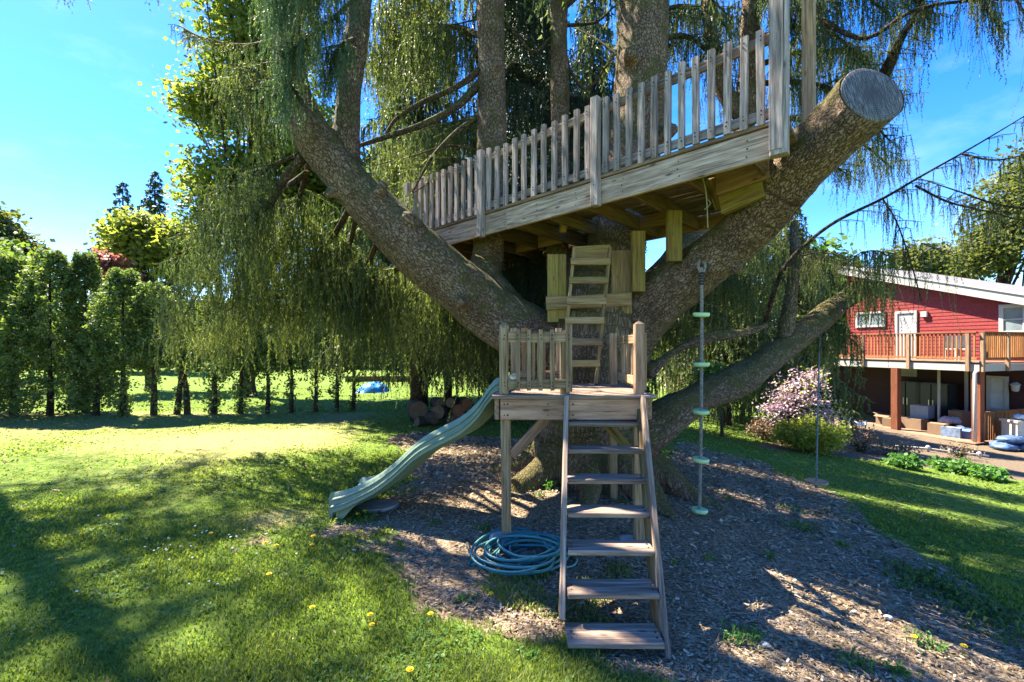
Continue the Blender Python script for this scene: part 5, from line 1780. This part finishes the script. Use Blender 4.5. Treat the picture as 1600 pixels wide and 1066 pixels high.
# ------------------------------------------------------------------ flowers and weeds
M_YEL = simple('dandelion_yellow', (.80, .52, .01), .6, .15, 60)
M_STEM = simple('flower_stem', (.10, .17, .04), .6)
FLW = [(95, 880, 'beside the worn patch at the left of the lawn'), (130, 835, 'smallest at far left, in the light'), (330, 838, 'on the middle lawn left of the daisies'), (487, 853, 'on the lawn left of slide end'),
       (527, 808, 'right under the slide exit'), (558, 805, 'left of a pair beside the flat stone'), (570, 803, 'right of a pair beside the flat stone'), (563, 836, 'below the flat stone'),
       (490, 843, 'just left of the worn earth by the slide'), (415, 853, 'left of the worn earth by the slide'), (432, 857, 'second left of the worn earth by the slide'), (488, 955, 'in the near lawn left of mulch edge'),
       (421, 903, 'in the bright lawn patch'), (578, 966, 'upper one near the mulch edge'), (581, 984, 'lower one near the mulch edge'), (672, 966, 'on the ragged grass edge before the hose'),
       (766, 932, 'alone on the mulch below the hose'), (1425, 1000, 'left one in the sunny right corner'), (1502, 1018, 'right one in the sunny right corner'), (640, 1056, 'at the bottom edge of the lawn')]
for k, (px, py, lab) in enumerate(FLW):
    p = hit(px, py + 6)
    z = g(p.x, p.y)
    sz = random.uniform(.85, 1.2) * (.021 if p.y > 3.6 else .019)
    hh = random.uniform(.05, .085)
    t = thing('dandelion', 'yellow dandelion ' + lab, 'flower', (p.x, p.y, z), 'dandelions in the grass')
    MB().tube([(p.x, p.y, z), (p.x + .008, p.y, z + hh * .6), (p.x + .005, p.y - .01, z + hh)], [.003, .0025, .0025], 5).build('stem', M_STEM, t)
    mb = MB()
    c = Vector((p.x + .005, p.y - .012, z + hh))
    for ring, (rr, nn, lift) in enumerate(((1.0, 20, .15), (.72, 16, .35), (.42, 10, .55))):
        for j in range(nn):
            a = 2 * math.pi * j / nn + ring * .2
            d = Vector((math.cos(a), math.sin(a), lift)); s = Vector((-math.sin(a), math.cos(a), 0)) * sz * .16
            o = c + Vector((0, 0, ring * .003))
            tip = o + d * sz * rr + Vector((0, -.3, 0)) * sz * (.3 if math.sin(a) > 0 else 0)
            mb.add([o - s * .4, o + s * .4, tip + s, tip - s], [(0, 1, 2, 3)])
    mb.lathe(c, [(sz * .25, -.008), (sz * .4, 0), (sz * .3, .008)], 8)
    mb.build('flower_head', M_YEL, t)

dq, dt = [], []
for cx, cy, n, s in ((300, 855, 14, 34), (250, 862, 8, 25), (320, 915, 6, 18), (275, 870, 12, 60), (410, 830, 9, 50), (360, 820, 10, 40), (150, 820, 5, 25), (120, 930, 3, 12), (470, 870, 5, 30), (390, 855, 6, 30), (1500, 810, 26, 70), (1450, 770, 10, 50), (1560, 830, 16, 40)):
    for _ in range(n // 2):
        p = hit(cx + random.gauss(0, s), cy + random.gauss(0, s * .3))
        r = random.uniform(.006, .010)
        c = np.array([p.x, p.y, g(p.x, p.y) + random.uniform(.03, .055)])
        for j in range(4):
            a = j * math.pi / 4 + random.random()
            d = np.array([math.cos(a), math.sin(a), .15 * random.gauss(0, 1)]) * r; s_ = np.array([-math.sin(a), math.cos(a), 0]) * r * .35
            dq.append([c - d - s_, c + d - s_, c + d + s_ + [0, 0, .003], c - d + s_ + [0, 0, .003]])
tag(npmesh('daisies', np.array(dq).reshape(-1, 3), 4, simple('daisy_white', (.78, .78, .74), .6, .05)), 'scattered tiny white daisies in the lawn', kind='stuff')


def weed(px, py, n, size, label, h=.05, w=None, mat=None, group='weeds in the bark mulch'):
    p = hit(px, py)
    z = g(p.x, p.y)
    t = thing('weed_plant', label, 'plant', (p.x, p.y, z), group)
    w = w or size * 1.4
    V, Fc = [], []
    for k in range(n):
        a = random.random() * 6.28
        L = size * random.uniform(.5, 1.1)
        o = np.array([p.x + random.gauss(0, w * .45), p.y + random.gauss(0, w * .35), z])
        o[2] = g(o[0], o[1])
        d = np.array([math.cos(a), math.sin(a), 0]); s = np.array([-math.sin(a), math.cos(a), 0])
        hh = h * random.uniform(.5, 1.3)
        b = len(V)
        V += [tuple(o), tuple(o + d * L * .45 + s * L * .22 + [0, 0, hh]), tuple(o + d * L * .5 + [0, 0, hh * .85]), tuple(o + d * L * .45 - s * L * .22 + [0, 0, hh]), tuple(o + d * L + [0, 0, hh * .8])]
        Fc += [(b, b + 2, b + 1), (b, b + 3, b + 2), (b + 1, b + 2, b + 4), (b + 2, b + 3, b + 4)]
    o = pymesh('leaves', V, Fc, mat or M_WEED, t)
    a = o.data.attributes.new('tint', 'FLOAT', 'FACE'); a.data.foreach_set('value', rng.random(len(Fc)).astype(np.float32))
    MB().tube([(p.x, p.y, z - .01), (p.x, p.y, z + h * .5), (p.x + .004, p.y, z + h * .9)], .0022, 4).build('stem', M_STEM, t)


WD = [(857, 765, 26, .075, 'leafy weed at the trunk foot left of the stair', .10), (842, 778, 16, .06, 'lower small weed left of the trunk foot', .05), (757, 830, 22, .06, 'weed sprout beside the left concrete pier', .07),
      (622, 778, 18, .06, 'weed in the mulch right of the slide exit', .07), (640, 770, 16, .06, 'second weed right of slide exit, nearer the slide', .06), (680, 820, 12, .05, 'tiny weed between the slide and left post', .05),
      (968, 785, 12, .05, 'weed behind the third stair tread', .05), (1078, 765, 16, .06, 'weed in mulch left of the rope end', .07), (1055, 885, 12, .05, 'light green sprout right of the stair', .05),
      (1108, 875, 18, .045, 'bright green sprout on mulch below the rope', .05), (1137, 782, 14, .05, 'small weed on the mulch right of the rope end', .06), (1252, 828, 40, .06, 'round leafy weed on the open mulch', .08),
      (1315, 855, 30, .055, 'weed on the mulch right of the round one', .06), (1203, 872, 24, .05, 'spreading grey green weed in middle of mulch', .04), (1410, 920, 14, .05, 'small sprout near the right corner flowers', .05),
      (770, 925, 20, .05, 'ring of leaves around the lone dandelion by hose', .03), (738, 938, 16, .05, 'small weed left of the lone dandelion by hose', .03), (1160, 1000, 80, .05, 'wide feathery weed patch at the bottom right of stair', .05),
      (1345, 1040, 40, .05, 'weed patch at the bottom edge right of centre', .05), (1400, 1052, 30, .05, 'last weed patch at the bottom edge toward right corner', .05), (1450, 1010, 40, .06, 'leaves around the sunny corner dandelions', .05),
      (832, 1030, 26, .05, 'weed tuft left of the bottom stair tread', .05), (720, 940, 20, .05, 'weed at the mulch edge before the hose', .04)]
for px, py, n, s, lab, h in WD:
    weed(px, py, n, s, lab, h, w=s * (1.6 if n < 35 else 3.0))
for k, (px, py, n, lab) in enumerate(((1440, 900, 90, 'upper left end of the dark ground ivy strip'), (1480, 925, 120, 'middle of the dark ground ivy strip by the lawn edge'), (1535, 955, 120, 'lower part of the dark ground ivy strip'), (1585, 985, 80, 'dark ground ivy at the right frame edge'))):
    weed(px, py, n, .085, lab, .07, w=.36, mat=M_GREENLEAF, group='ground ivy along the mulch edge')
# a few pale stones in the mulch
for px, py, r, lab in ((1388, 968, .035, 'pale stone left of the sunny right corner'), (1195, 1010, .03, 'small pale stone beside the feathery weed patch'), (1335, 958, .022, 'tiny grey stone in the middle right mulch'), (698, 668, .07, 'stone before the woodpile')):
    p = hit(px, py)
    mb = MB()
    n = 9
    pr = [(.3, -.5), (.85, -.25), (1.0, .1), (.75, .45), (.3, .62)]
    V = [(p.x + r * a * math.cos(2 * math.pi * j / n) * (1 + .2 * math.sin(j * 2 + i)), p.y + r * .8 * a * math.sin(2 * math.pi * j / n), g(p.x, p.y) + r * .4 + r * b * .8) for i, (a, b) in enumerate(pr) for j in range(n)]
    Fc = [(i * n + j, i * n + (j + 1) % n, (i + 1) * n + (j + 1) % n, (i + 1) * n + j) for i in range(4) for j in range(n)] + [tuple(range(n - 1, -1, -1)), tuple(4 * n + j for j in range(n))]
    tag(pymesh('stone', V, Fc, simple('pale_stone', (.42, .40, .38), .9, .2), None, (p.x, p.y, g(p.x, p.y)), sm=True), lab, 'stone')
# ------------------------------------------------------------------ the red house
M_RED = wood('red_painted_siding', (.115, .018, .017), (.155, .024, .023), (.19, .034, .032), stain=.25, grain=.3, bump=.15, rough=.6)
M_REDSHADE = simple('shade_darkened_red', (.040, .012, .011), .6, .15)  # house red darkened, the porch shade is put into the colour
M_WHITE = simple('white_trim', (.36, .335, .29), .6, .08)
M_CEDW = wood('stained_cedar', (.13, .06, .022), (.23, .115, .045), (.31, .165, .075), stain=.4)
M_RPOST = wood('red_brown_post', (.10, .036, .018), (.165, .062, .032), (.22, .09, .048), stain=.3)
M_GPOST = wood('brown_grey_post', (.14, .10, .06), (.26, .19, .12), (.36, .28, .19))
M_ROOF = simple('shingle_roof', (.16, .15, .14), .9, .25, 6)
M_PDECK = wood('porch_boards', (.085, .062, .045), (.17, .125, .09), (.26, .20, .15), stain=.6)
M_GLASS = simple('window_glass', (.16, .19, .19), .06, .35, 2.2, spec=.9)
M_DARK = simple('dark_interior', (.045, .035, .032), .8, .3)
M_BLKC = simple('black_cabinet', (.012, .013, .013), .35, .2, spec=.5)
M_CARD = simple('cardboard', (.19, .12, .068), .85, .15)
M_BLUE = simple('blue_bag', (.055, .095, .17), .5, .9, 7, spec=.5)
M_DOOR = simple('grey_door', (.30, .29, .28), .5, .1)

F0 = np.array([14.6, 21.3]); CO = np.array([16.4, 16.0])
ha = (CO - F0); FL = float(np.linalg.norm(ha)); ha = ha / FL
hb = np.array([-ha[1], ha[0]])
if hb[0] < 0: hb = -hb
UF, LF = 1.34, -1.50                       # floor levels
TW = 3.1                                   # depth of the balcony
house = thing('red_house', 'red sided two storey house with balcony and open porch at right', 'house', (CO[0], CO[1], g(*CO)))


def H(s, t, z):
    p = F0 + ha * s + hb * t
    return Vector((p[0], p[1], z))


def on(px, t):
    """s where the ray at px meets the plane t"""
    k = (px - 800) / F
    o = F0 + hb * t
    return (k * o[1] - o[0]) / (ha[0] - k * ha[1])


def onz(px, py, t):
    p = H(on(px, t), t, 0)
    return EYE + (540 - py) / F * p.y


def panel(name, s0, s1, z0, z1, t, th, mat, parent=None):
    """upright slab on a plane t"""
    return beam(name, H(s0, t, (z0 + z1) / 2), H(s1, t, (z0 + z1) / 2), th, z1 - z0, mat, parent or house, c=.004)


sL, sR = on(1326, TW), on(1600, TW) + 3.0
zL, zR = onz(1317, 419, TW) - .0, onz(1600, 463, TW)
slope = (zR - zL) / (on(1600, TW) - on(1317, TW))
zroof = lambda s: zL + slope * (s - on(1317, TW)) - .05
# lapped siding boards, one mesh
mb = MB()
z = UF - .12
while z < zroof(sL) - .2:
    send = sR
    lim = on(1317, TW) + (z + .16 + .18 - zL) / slope
    if z + .16 > zroof(sR) - .15: send = min(sR, lim)
    if send > sL + .2:
        a, b = H(sL, TW, z), H(send, TW, z)
        n = Vector((-hb[0], -hb[1], 0))
        mb.add([a + n * .028, b + n * .028, b + n * .010 + Z * .165, a + n * .010 + Z * .165, a, b, b + Z * .165, a + Z * .165],
               [(0, 1, 2, 3), (5, 4, 7, 6), (4, 5, 1, 0), (3, 2, 6, 7), (1, 5, 6, 2), (4, 0, 3, 7)])
    z += .15
tag(mb.build('siding', M_RED, house), kind='stuff')
# wall body behind the siding, far end wall
mb = MB()
q = [H(sL, TW + .01, UF - .3), H(sR, TW + .01, UF - .3), H(sR, TW + .01, zroof(sR) - .02), H(sL, TW + .01, zroof(sL) - .02)]
r = [H(sL, TW + 6, UF - .3), H(sR, TW + 6, UF - .3), H(sR, TW + 6, zroof(sR) - .02), H(sL, TW + 6, zroof(sL) - .02)]
mb.add(q + r, [(0, 1, 2, 3), (7, 6, 5, 4), (0, 3, 7, 4), (1, 5, 6, 2), (3, 2, 6, 7)])
mb.build('wall', M_REDSHADE, house)
panel('corner_trim', sL - .05, sL + .07, UF - .1, zroof(sL) - .22, TW - .035, .03, M_RED)
# shed roof with white fascia
s0, s1 = sL - .35, sR + .3
def roofpt(s, t, dz): return H(s, t, zroof(s) + dz)
mb = MB()
t0, t1 = TW - .42, TW + 6.4
v = [roofpt(s0, t0, -.02), roofpt(s1, t0, -.02), roofpt(s1, t1, -.02), roofpt(s0, t1, -.02), roofpt(s0, t0, .16), roofpt(s1, t0, .16), roofpt(s1, t1, .16), roofpt(s0, t1, .16)]
mb.add(v, [(3, 2, 1, 0), (4, 5, 6, 7), (0, 1, 5, 4), (1, 2, 6, 5), (2, 3, 7, 6), (3, 0, 4, 7)])
roof = mb.build('roof', M_ROOF, house)
beam('fascia', roofpt(s0 - .02, t0 - .022, -.07), roofpt(s1, t0 - .022, -.07), .035, .36, M_WHITE, roof)
beam('fascia', roofpt(s0 - .022, t0, -.07), roofpt(s0 - .022, t1, -.07), .035, .34, M_WHITE, roof)
beam('gutter_trim', roofpt(s0 - .05, t0 - .065, .135), roofpt(s1, t0 - .065, .135), .05, .06, M_WHITE, roof)


def window(px0, px1, py0, py1, t, nv=1, nh=0, name='window', fr=.09, mat=None):
    a, b = on(px0, t), on(px1, t)
    pm = (px0 + px1) / 2
    z1, z0 = onz(pm, py0, t), onz(pm, py1, t)
    gl = panel(name, a, b, z0, z1, t - .035, .02, mat or M_GLASS)
    for s in (a, b): beam('frame', H(s, t - .06, z0 - fr / 2), H(s, t - .06, z1 + fr / 2), fr, .06, M_WHITE, gl, up=(hb[0], hb[1], 0))
    for z in (z0, z1): beam('frame', H(a + fr / 2, t - .061, z), H(b - fr / 2, t - .061, z), .06, fr, M_WHITE, gl)
    for k in range(nv): s = a + (b - a) * (k + 1) / (nv + 1); beam('mullion', H(s, t - .055, z0), H(s, t - .055, z1), .04, .04, M_WHITE, gl, up=(hb[0], hb[1], 0))
    for k in range(nh): z = z0 + (z1 - z0) * (k + 1) / (nh + 1); beam('mullion', H(a, t - .056, z), H(b, t - .056, z), .04, .05, M_WHITE, gl)
    return gl


window(1340, 1383, 489, 510, TW)
window(1566, 1604, 478, 520, TW, 0, 1, fr=.14)
d_ = window(1402, 1432, 488, 586, TW, 0, 0, 'door', .11, M_DOOR)
MB().lathe(H(on(1428, TW), TW - .08, UF + 1.0), [(.01, -.04), (.035, -.02), (.035, .02), (.01, .04)], 10).build('handle', M_BLKC, d_)
p_ = H(on(1446, TW), TW - .07, onz(1446, 491, TW))
lam = MB().box(p_, (.22, .14, .24), math.atan2(ha[1], ha[0])).build('wall_light', M_WHITE, house)

# balcony: slab, fascia, boards, railing
S0 = -2.2
mb = MB()
mb.add([H(S0, -.02, UF - .34), H(FL + .02, -.02, UF - .34), H(FL + .02, TW, UF - .34), H(S0, TW, UF - .34), H(S0, -.02, UF - .04), H(FL + .02, -.02, UF - .04), H(FL + .02, TW, UF - .04), H(S0, TW, UF - .04)],
       [(3, 2, 1, 0), (4, 5, 6, 7), (0, 1, 5, 4), (1, 2, 6, 5), (2, 3, 7, 6), (3, 0, 4, 7)])
balc = mb.build('balcony_floor', M_PDECK, house)
beam('fascia', H(S0, -.045, UF - .22), H(FL + .05, -.045, UF - .22), .035, .27, M_WHITE, balc)
beam('fascia', H(FL + .045, -.02, UF - .22), H(FL + .045, TW, UF - .22), .035, .27, M_WHITE, balc)
beam('edge_board', H(S0, -.03, UF - .02), H(FL + .06, -.03, UF - .02), .14, .035, M_PDECK, balc)


def rail_run(f, L, posts, n, skip=()):
    beam('handrail', f(0, UF + 1.03), f(L, UF + 1.03), .13, .04, M_CEDW, house)
    beam('bottom_rail', f(0, UF + .10), f(L, UF + .10), .04, .08, M_CEDW, house)
    for u in posts: beam('railing_post', f(u, UF - .36), f(u, UF + 1.0), .11, .11, M_GPOST, house, up=(hb[0], hb[1], 0))
    for i in range(n):
        u = L * (i + .5) / n
        if min(abs(u - q) for q in posts) < .09: continue
        beam('baluster', f(u, UF + .05), f(u, UF + 1.01), .045, .045, M_CEDW, house, up=(hb[0], hb[1], 0), c=.003)


rail_run(lambda u, z: H(S0 + u, -.09, z), FL - S0, (.05, 2.2, 4.0, 5.7, FL - S0 - .25), 62)
rail_run(lambda u, z: H(FL + .10, u, z), TW, (.02, 1.5, 3.0), 26)
# ground-floor porch
mb = MB()
for i in range(11):
    t = -.25 + i * .31
    beam('porch_board', H(S0 - .3, t, LF - .02 + random.uniform(-.003, .003)), H(FL + .1, t, LF - .02), .30, .04, M_PDECK, house)
for k in range(3):
    beam('step_board', H(S0, -.42 - .015 * k, LF - .14 - .17 * k), H(FL + .15, -.42 - .015 * k, LF - .14 - .17 * k), .05, .155, M_PDECK, house)
panel('back_wall', S0 - 1, FL + 3.2, LF - .4, UF - .35, TW + .02, .1, M_REDSHADE)
panel('side_wall', S0 - .9, S0 - .8, LF - .4, UF - .35, TW / 2, TW, M_REDSHADE)
for px, t, w, m in ((1400, -.02, .24, M_RPOST), (1290, -.02, .22, M_RPOST)):
    s = on(px, t)
    beam('porch_post', H(s, t, LF), H(s, t, UF - .34), w, w, m, house, up=(hb[0], hb[1], 0))
beam('porch_post', H(FL - .10, .18, LF), H(FL - .10, .18, UF - .34), .25, .25, M_RPOST, house, up=(hb[0], hb[1], 0))
dsp_ = MB().tube([H(FL - .04, -.12, LF - .35), H(FL - .04, -.12, UF - .42), H(FL - .04, -.05, UF - .36)], .055, 12)
dsp_.build('downspout', M_WHITE, house, sm=True)
for px, w in ((1510, .11), (1519, .09)):
    s = on(px, TW - .1)
    beam('trim_board', H(s, TW - .1, LF), H(s, TW - .1, UF - .35), w, .06, M_WHITE, house, up=(hb[0], hb[1], 0))
s = on(1467, 1.4)
beam('pole', H(s, 1.4, LF), H(s, 1.4, UF - .34), .07, .07, M_WHITE, house, up=(hb[0], hb[1], 0))
window(1546, 1574, 590, 640, TW - .03, 0, 0, 'porch_window', .12, simple('curtained_glass', (.42, .43, .40), .3, .2, 3))
window(1262, 1276, 588, 622, TW - .03, 0, 0, 'porch_window', .10)
p_ = H(on(1588, TW - .1), TW - .16, onz(1588, 604, TW - .1))
MB().lathe(p_, [(.05, -.20), (.10, -.16), (.13, .05), (.16, .08), (.05, .16)], 14).build('wall_lamp', M_WHITE, house)
# slatted rail of the lower porch side
for i in range(22):
    t = .30 + i * .13
    beam('picket', H(FL + .02, t, LF + .04), H(FL + .02, t, LF + 1.02), .10, .03, M_CEDW, house, up=(ha[0], ha[1], 0), c=.003)
beam('handrail', H(FL + .02, .25, LF + 1.04), H(FL + .02, TW, LF + 1.04), .12, .04, M_CEDW, house)
# grey lower roof left of the balcony
mb = MB()
v = [H(S0 - 3.2, .6, UF - .35), H(S0 - .1, .6, UF - .35), H(S0 - .1, 3.4, UF - .35), H(S0 - 3.2, 3.4, UF - .35)]
mb.add(v + [v[0] + Z * .12, v[1] + Z * .12, v[2] + Z * .6, v[3] + Z * .6], [(3, 2, 1, 0), (4, 5, 6, 7), (0, 1, 5, 4), (1, 2, 6, 5), (2, 3, 7, 6), (3, 0, 4, 7)])
mb.build('annex_roof', M_ROOF, house)
panel('annex_wall', S0 - 3.0, S0 - .9, LF - .6, UF - .36, 1.5, .1, M_REDSHADE)
beam('fascia', H(S0 - 3.2, .57, UF - .30), H(S0 - .1, .57, UF - .30), .04, .2, M_WHITE, house)


# things that stand on the porch
def boxat(name, label, cat, px, py, t, sx, sy, sz, mat, group=None, rz=0, z=LF, open_top=False):
    s = on(px, t)
    p = H(s, t, z)
    o = thing(name, label, cat, p, group)
    a = math.atan2(ha[1], ha[0]) + rz
    if not open_top:
        MB().box(p + Z * sz / 2, (sx, sy, sz), a).build('body', mat, o)
        MB().box(p + Z * (sz + .012), (sx * .98, sy * .10, .012), a).build('tape', simple('box_tape', (.50, .36, .2), .6), o)
    else:
        mb = MB()
        R = Matrix.Rotation(a, 3, 'Z')
        for dx, dy, w, d in ((0, -sy / 2, sx, .015), (0, sy / 2, sx, .015), (-sx / 2, 0, .015, sy), (sx / 2, 0, .015, sy)):
            mb.box(p + R @ Vector((dx, dy, 0)) + Z * sz / 2, (w, d, sz), a)
        mb.box(p + Z * .015, (sx, sy, .02), a)
        mb.build('body', mat, o)
        fl = MB()
        c1 = p + R @ Vector((-sx / 2, -sy / 2, 0)) + Z * sz; c2 = p + R @ Vector((sx / 2, -sy / 2, 0)) + Z * sz
        out = R @ Vector((0, -.16, -.07))
        fl.add([c1, c2, c2 + out, c1 + out], [(0, 1, 2, 3)])
        c3 = p + R @ Vector((-sx / 2, sy / 2, 0)) + Z * sz; out2 = R @ Vector((-.14, 0, .06))
        fl.add([c1, c3, c3 + out2, c1 + out2], [(0, 1, 2, 3)])
        fl.build('flap', mat, o)
    return o


GB = 'boxes stored on the porch'
for px, lab in ((1422, 'tall black cabinet against the porch wall, left one'), (1462, 'tall black cabinet against the porch wall behind white pole')):
    s = on(px, 2.55)
    o = thing('cabinet', lab, 'cabinet', H(s, 2.55, LF), 'black cabinets on the porch')
    a = math.atan2(ha[1], ha[0])
    MB().box(H(s, 2.6, LF + .92), (1.15, .6, 1.8), a).build('body', M_BLKC, o)
    for q in (-.29, .29):
        dd = MB().box(H(s + q, 2.27, LF + .92), (.54, .05, 1.7), a).build('door', M_BLKC, o)
        MB().box(H(s + q * .25, 2.235, LF + .95), (.03, .03, .3), a).build('handle', simple('metal_handle', (.4, .4, .4), .3, metal=1), dd)
boxat('cardboard_box', 'open cardboard box left of the middle porch post', 'box', 1385, 0, .9, .55, .45, .42, M_CARD, GB, open_top=True)
boxat('cardboard_box', 'cardboard box touching the middle porch post on its left', 'box', 1393, 0, .6, .5, .4, .34, M_CARD, GB, .2)
boxat('cardboard_box', 'large long cardboard box right of the middle porch post', 'box', 1424, 0, 1.0, .95, .5, .42, M_CARD, GB)
boxat('cardboard_box', 'square cardboard box at the front of the porch clutter', 'box', 1466, 0, .35, .5, .4, .42, M_CARD, GB, .1)
boxat('cardboard_box', 'flat open box on top of the clutter near white trims', 'box', 1484, 0, 1.2, .55, .4, .30, M_CARD, GB, .4, open_top=True)
boxat('cardboard_box', 'tall cardboard box at the back right of the porch clutter', 'box', 1500, 0, 1.6, .5, .45, .85, M_CARD, GB, -.2)
boxat('plastic_bin', 'blue plastic bin beside the corner porch post', 'bin', 1514, 0, .5, .34, .3, .36, simple('blue_bin', (.10, .16, .40), .4), None, open_top=True)
boxat('package', 'white and blue package in front of the porch clutter', 'package', 1488, 0, .30, .55, .35, .36, simple('white_blue_pack', (.15, .20, .28), .5, .6, 9), None, .15)
boxat('package', 'white package beside the tall black cabinet', 'package', 1441, 0, 1.5, .6, .5, .5, simple('white_pack', (.27, .275, .28), .5, .15), None, .1, z=LF + .42)
boxat('black_tub', 'black tub under the white package', 'tub', 1441, 0, 1.5, .65, .55, .40, M_BLKC, None, .1)


def bag(label, c, sx, sy, sz, mat, rz, group, name='soil_bag', cat='bag'):
    n, m = 14, 8
    V = []
    for i in range(m):
        w = -1 + 2 * i / (m - 1)
        for j in range(n):
            a = 2 * math.pi * j / n
            q = max(.05, (1 - abs(w) ** 2.2)) ** .5
            cx, cy = abs(math.cos(a)) ** .6 * math.copysign(1, math.cos(a)), abs(math.sin(a)) ** .6 * math.copysign(1, math.sin(a))
            x, y = cx * q * sx / 2, cy * q * sy / 2
            k = 1 + .10 * math.sin(5 * a + 3 * w + c[0]) + random.uniform(-.07, .07)
            V.append((c[0] + (x * math.cos(rz) - y * math.sin(rz)) * k, c[1] + (x * math.sin(rz) + y * math.cos(rz)) * k, c[2] + sz / 2 + w * sz / 2 * (1 + .15 * math.sin(3 * a + rz * 9) * (w > 0)) + random.uniform(-.015, .015)))
    Fc = [(i * n + j, i * n + (j + 1) % n, (i + 1) * n + (j + 1) % n, (i + 1) * n + j) for i in range(m - 1) for j in range(n)] + [tuple(range(n - 1, -1, -1)), tuple((m - 1) * n + j for j in range(n))]
    tag(pymesh(name, V, Fc, mat, None, (c[0], c[1], c[2]), sm=True), label, cat, group)


for k, (px, lab) in enumerate(((1470, 'white paper bag heaped on the porch clutter, left'), (1478, 'pinkish bag lying on the porch clutter, middle'), (1492, 'grey bag on the back of the porch clutter'))):
    p = H(on(px, .8 + .3 * k), .8 + .3 * k, LF + (.0 if k < 1 else .30))
    bag(lab, p, .5, .4, .32, simple('paper_bag', ((.62, .60, .56), (.55, .40, .38), (.40, .40, .42))[k], .7, .3, 9), .5 * k, 'bags on the porch', 'bag')
yb = 15.1
for k, (dx, dy, dz, rz, lab) in enumerate(((-.25, 0, 0, .2, 'front left blue soil bag at the foot of the porch corner'), (.45, -.1, 0, -.3, 'front right blue soil bag cut by frame edge'), (.1, .45, .0, .6, 'rear blue soil bag of the heap'), (.05, .1, .22, -.2, 'top blue and white soil bag of the heap'), (.62, .35, .2, .3, 'upper right blue soil bag of the heap'))):
    x = P(1582, 700, yb).x
    bag(lab, (x + dx, yb + dy, g(x, yb) + dz), .72, .5, .26, M_BLUE, rz, 'heap of blue soil bags')
# white planter box on legs by the porch rail
p = P(1592, 672, 15.6)
pl = thing('planter', 'pale square stone planter above the blue soil bags', 'planter', (p.x, p.y, g(p.x, p.y)))
zc = g(p.x, p.y)
M_PLN = simple('pale_planter', (.50, .42, .33), .85, .2)
MB().box((p.x, p.y, zc + .45), (.66, .5, .90)).build('body', M_PLN, pl)
MB().box((p.x, p.y, zc + .93), (.74, .58, .07)).build('rim', M_PLN, pl)
bag('small white sack lying on top of the pale planter', (p.x + .05, p.y, zc + .97), .4, .3, .18, simple('white_sack', (.6, .6, .58), .7), .1, None, 'sack', 'bag')

# white outdoor chair and table on the balcony
def balcony_chair(px, lab):
    s = on(px, 1.0)
    c = H(s, 1.0, UF)
    t = thing('garden_chair', lab, 'chair', c, 'white chairs on the balcony')
    MB().box(c + Z * .43, (.5, .48, .04)).build('seat', M_WHITE, t)
    MB().box(c + Vector((0, .23, .70)), (.5, .04, .5)).build('backrest', M_WHITE, t)
    for dx in (-.21, .21):
        for dy in (-.2, .2): MB().box(c + Vector((dx, dy, .205)), (.045, .045, .41)).build('leg', M_WHITE, t)


balcony_chair(1494, 'white garden chair behind the balcony rail, left one')
balcony_chair(1516, 'white garden chair behind the balcony rail, right one near corner')
# white pipe with little lights along the bed, stakes and the white bird ornament
lp = [hit(1400, 702), hit(1450, 706), hit(1485, 711), hit(1530, 716), hit(1545, 718)]
line = thing('pipe_line', 'white pipe with small fittings running along the porch bed', 'pipe', (lp[0].x, lp[0].y, g(lp[0].x, lp[0].y)))
MB().tube([(q.x, q.y, g(q.x, q.y) + .10) for q in lp], .025, 6).build('pipe', M_WHITE, line, sm=True)
for q in lp[1:4]: MB().lathe((q.x, q.y, g(q.x, q.y) + .10), [(.03, -.10), (.055, -.03), (.06, .05), (.03, .09)], 10).build('fitting', M_WHITE, line)
q = hit(1347, 690)
bo = thing('bird_ornament', 'white bird shaped garden ornament on a thin stake by the porch', 'ornament', (q.x, q.y, g(q.x, q.y)))
zt = P(1347, 664, q.y).z
MB().tube([(q.x, q.y, g(q.x, q.y)), (q.x, q.y, zt)], .008, 5).build('stake', M_WHITE, bo)
c = Vector((q.x, q.y, zt))
wv = MB()
for sg in (-1, 1):
    V = [c + Vector((0, .03, 0)), c + Vector((sg * .10, .05, .09)), c + Vector((sg * .20, .08, .12)), c + Vector((sg * .13, .0, .02)), c + Vector((0, -.06, -.01))]
    wv.add(V + [v - Z * .012 for v in V], [(0, 1, 2, 3, 4), (9, 8, 7, 6, 5)] + [(i, (i + 1) % 5, (i + 1) % 5 + 5, i + 5) for i in range(5)])
wv.tube([c + Vector((.02, -.14, .03)), c + Vector((0, -.06, .01)), c + Vector((0, .06, 0)), c + Vector((-.01, .14, .0))], [.008, .035, .035, .006], 8)
wv.build('bird', simple('white_plastic', (.8, .8, .8), .5, .05), bo)
q = hit(1318, 690)
tag(MB().tube([(q.x, q.y, g(q.x, q.y)), (q.x + .22, q.y, g(q.x, q.y) + .75)], .012, 6).build('garden_stake', simple('pale_stake', (.55, .50, .42), .8), None, (q.x, q.y, g(q.x, q.y))), 'leaning pale garden stake beside the porch edge', 'stake')
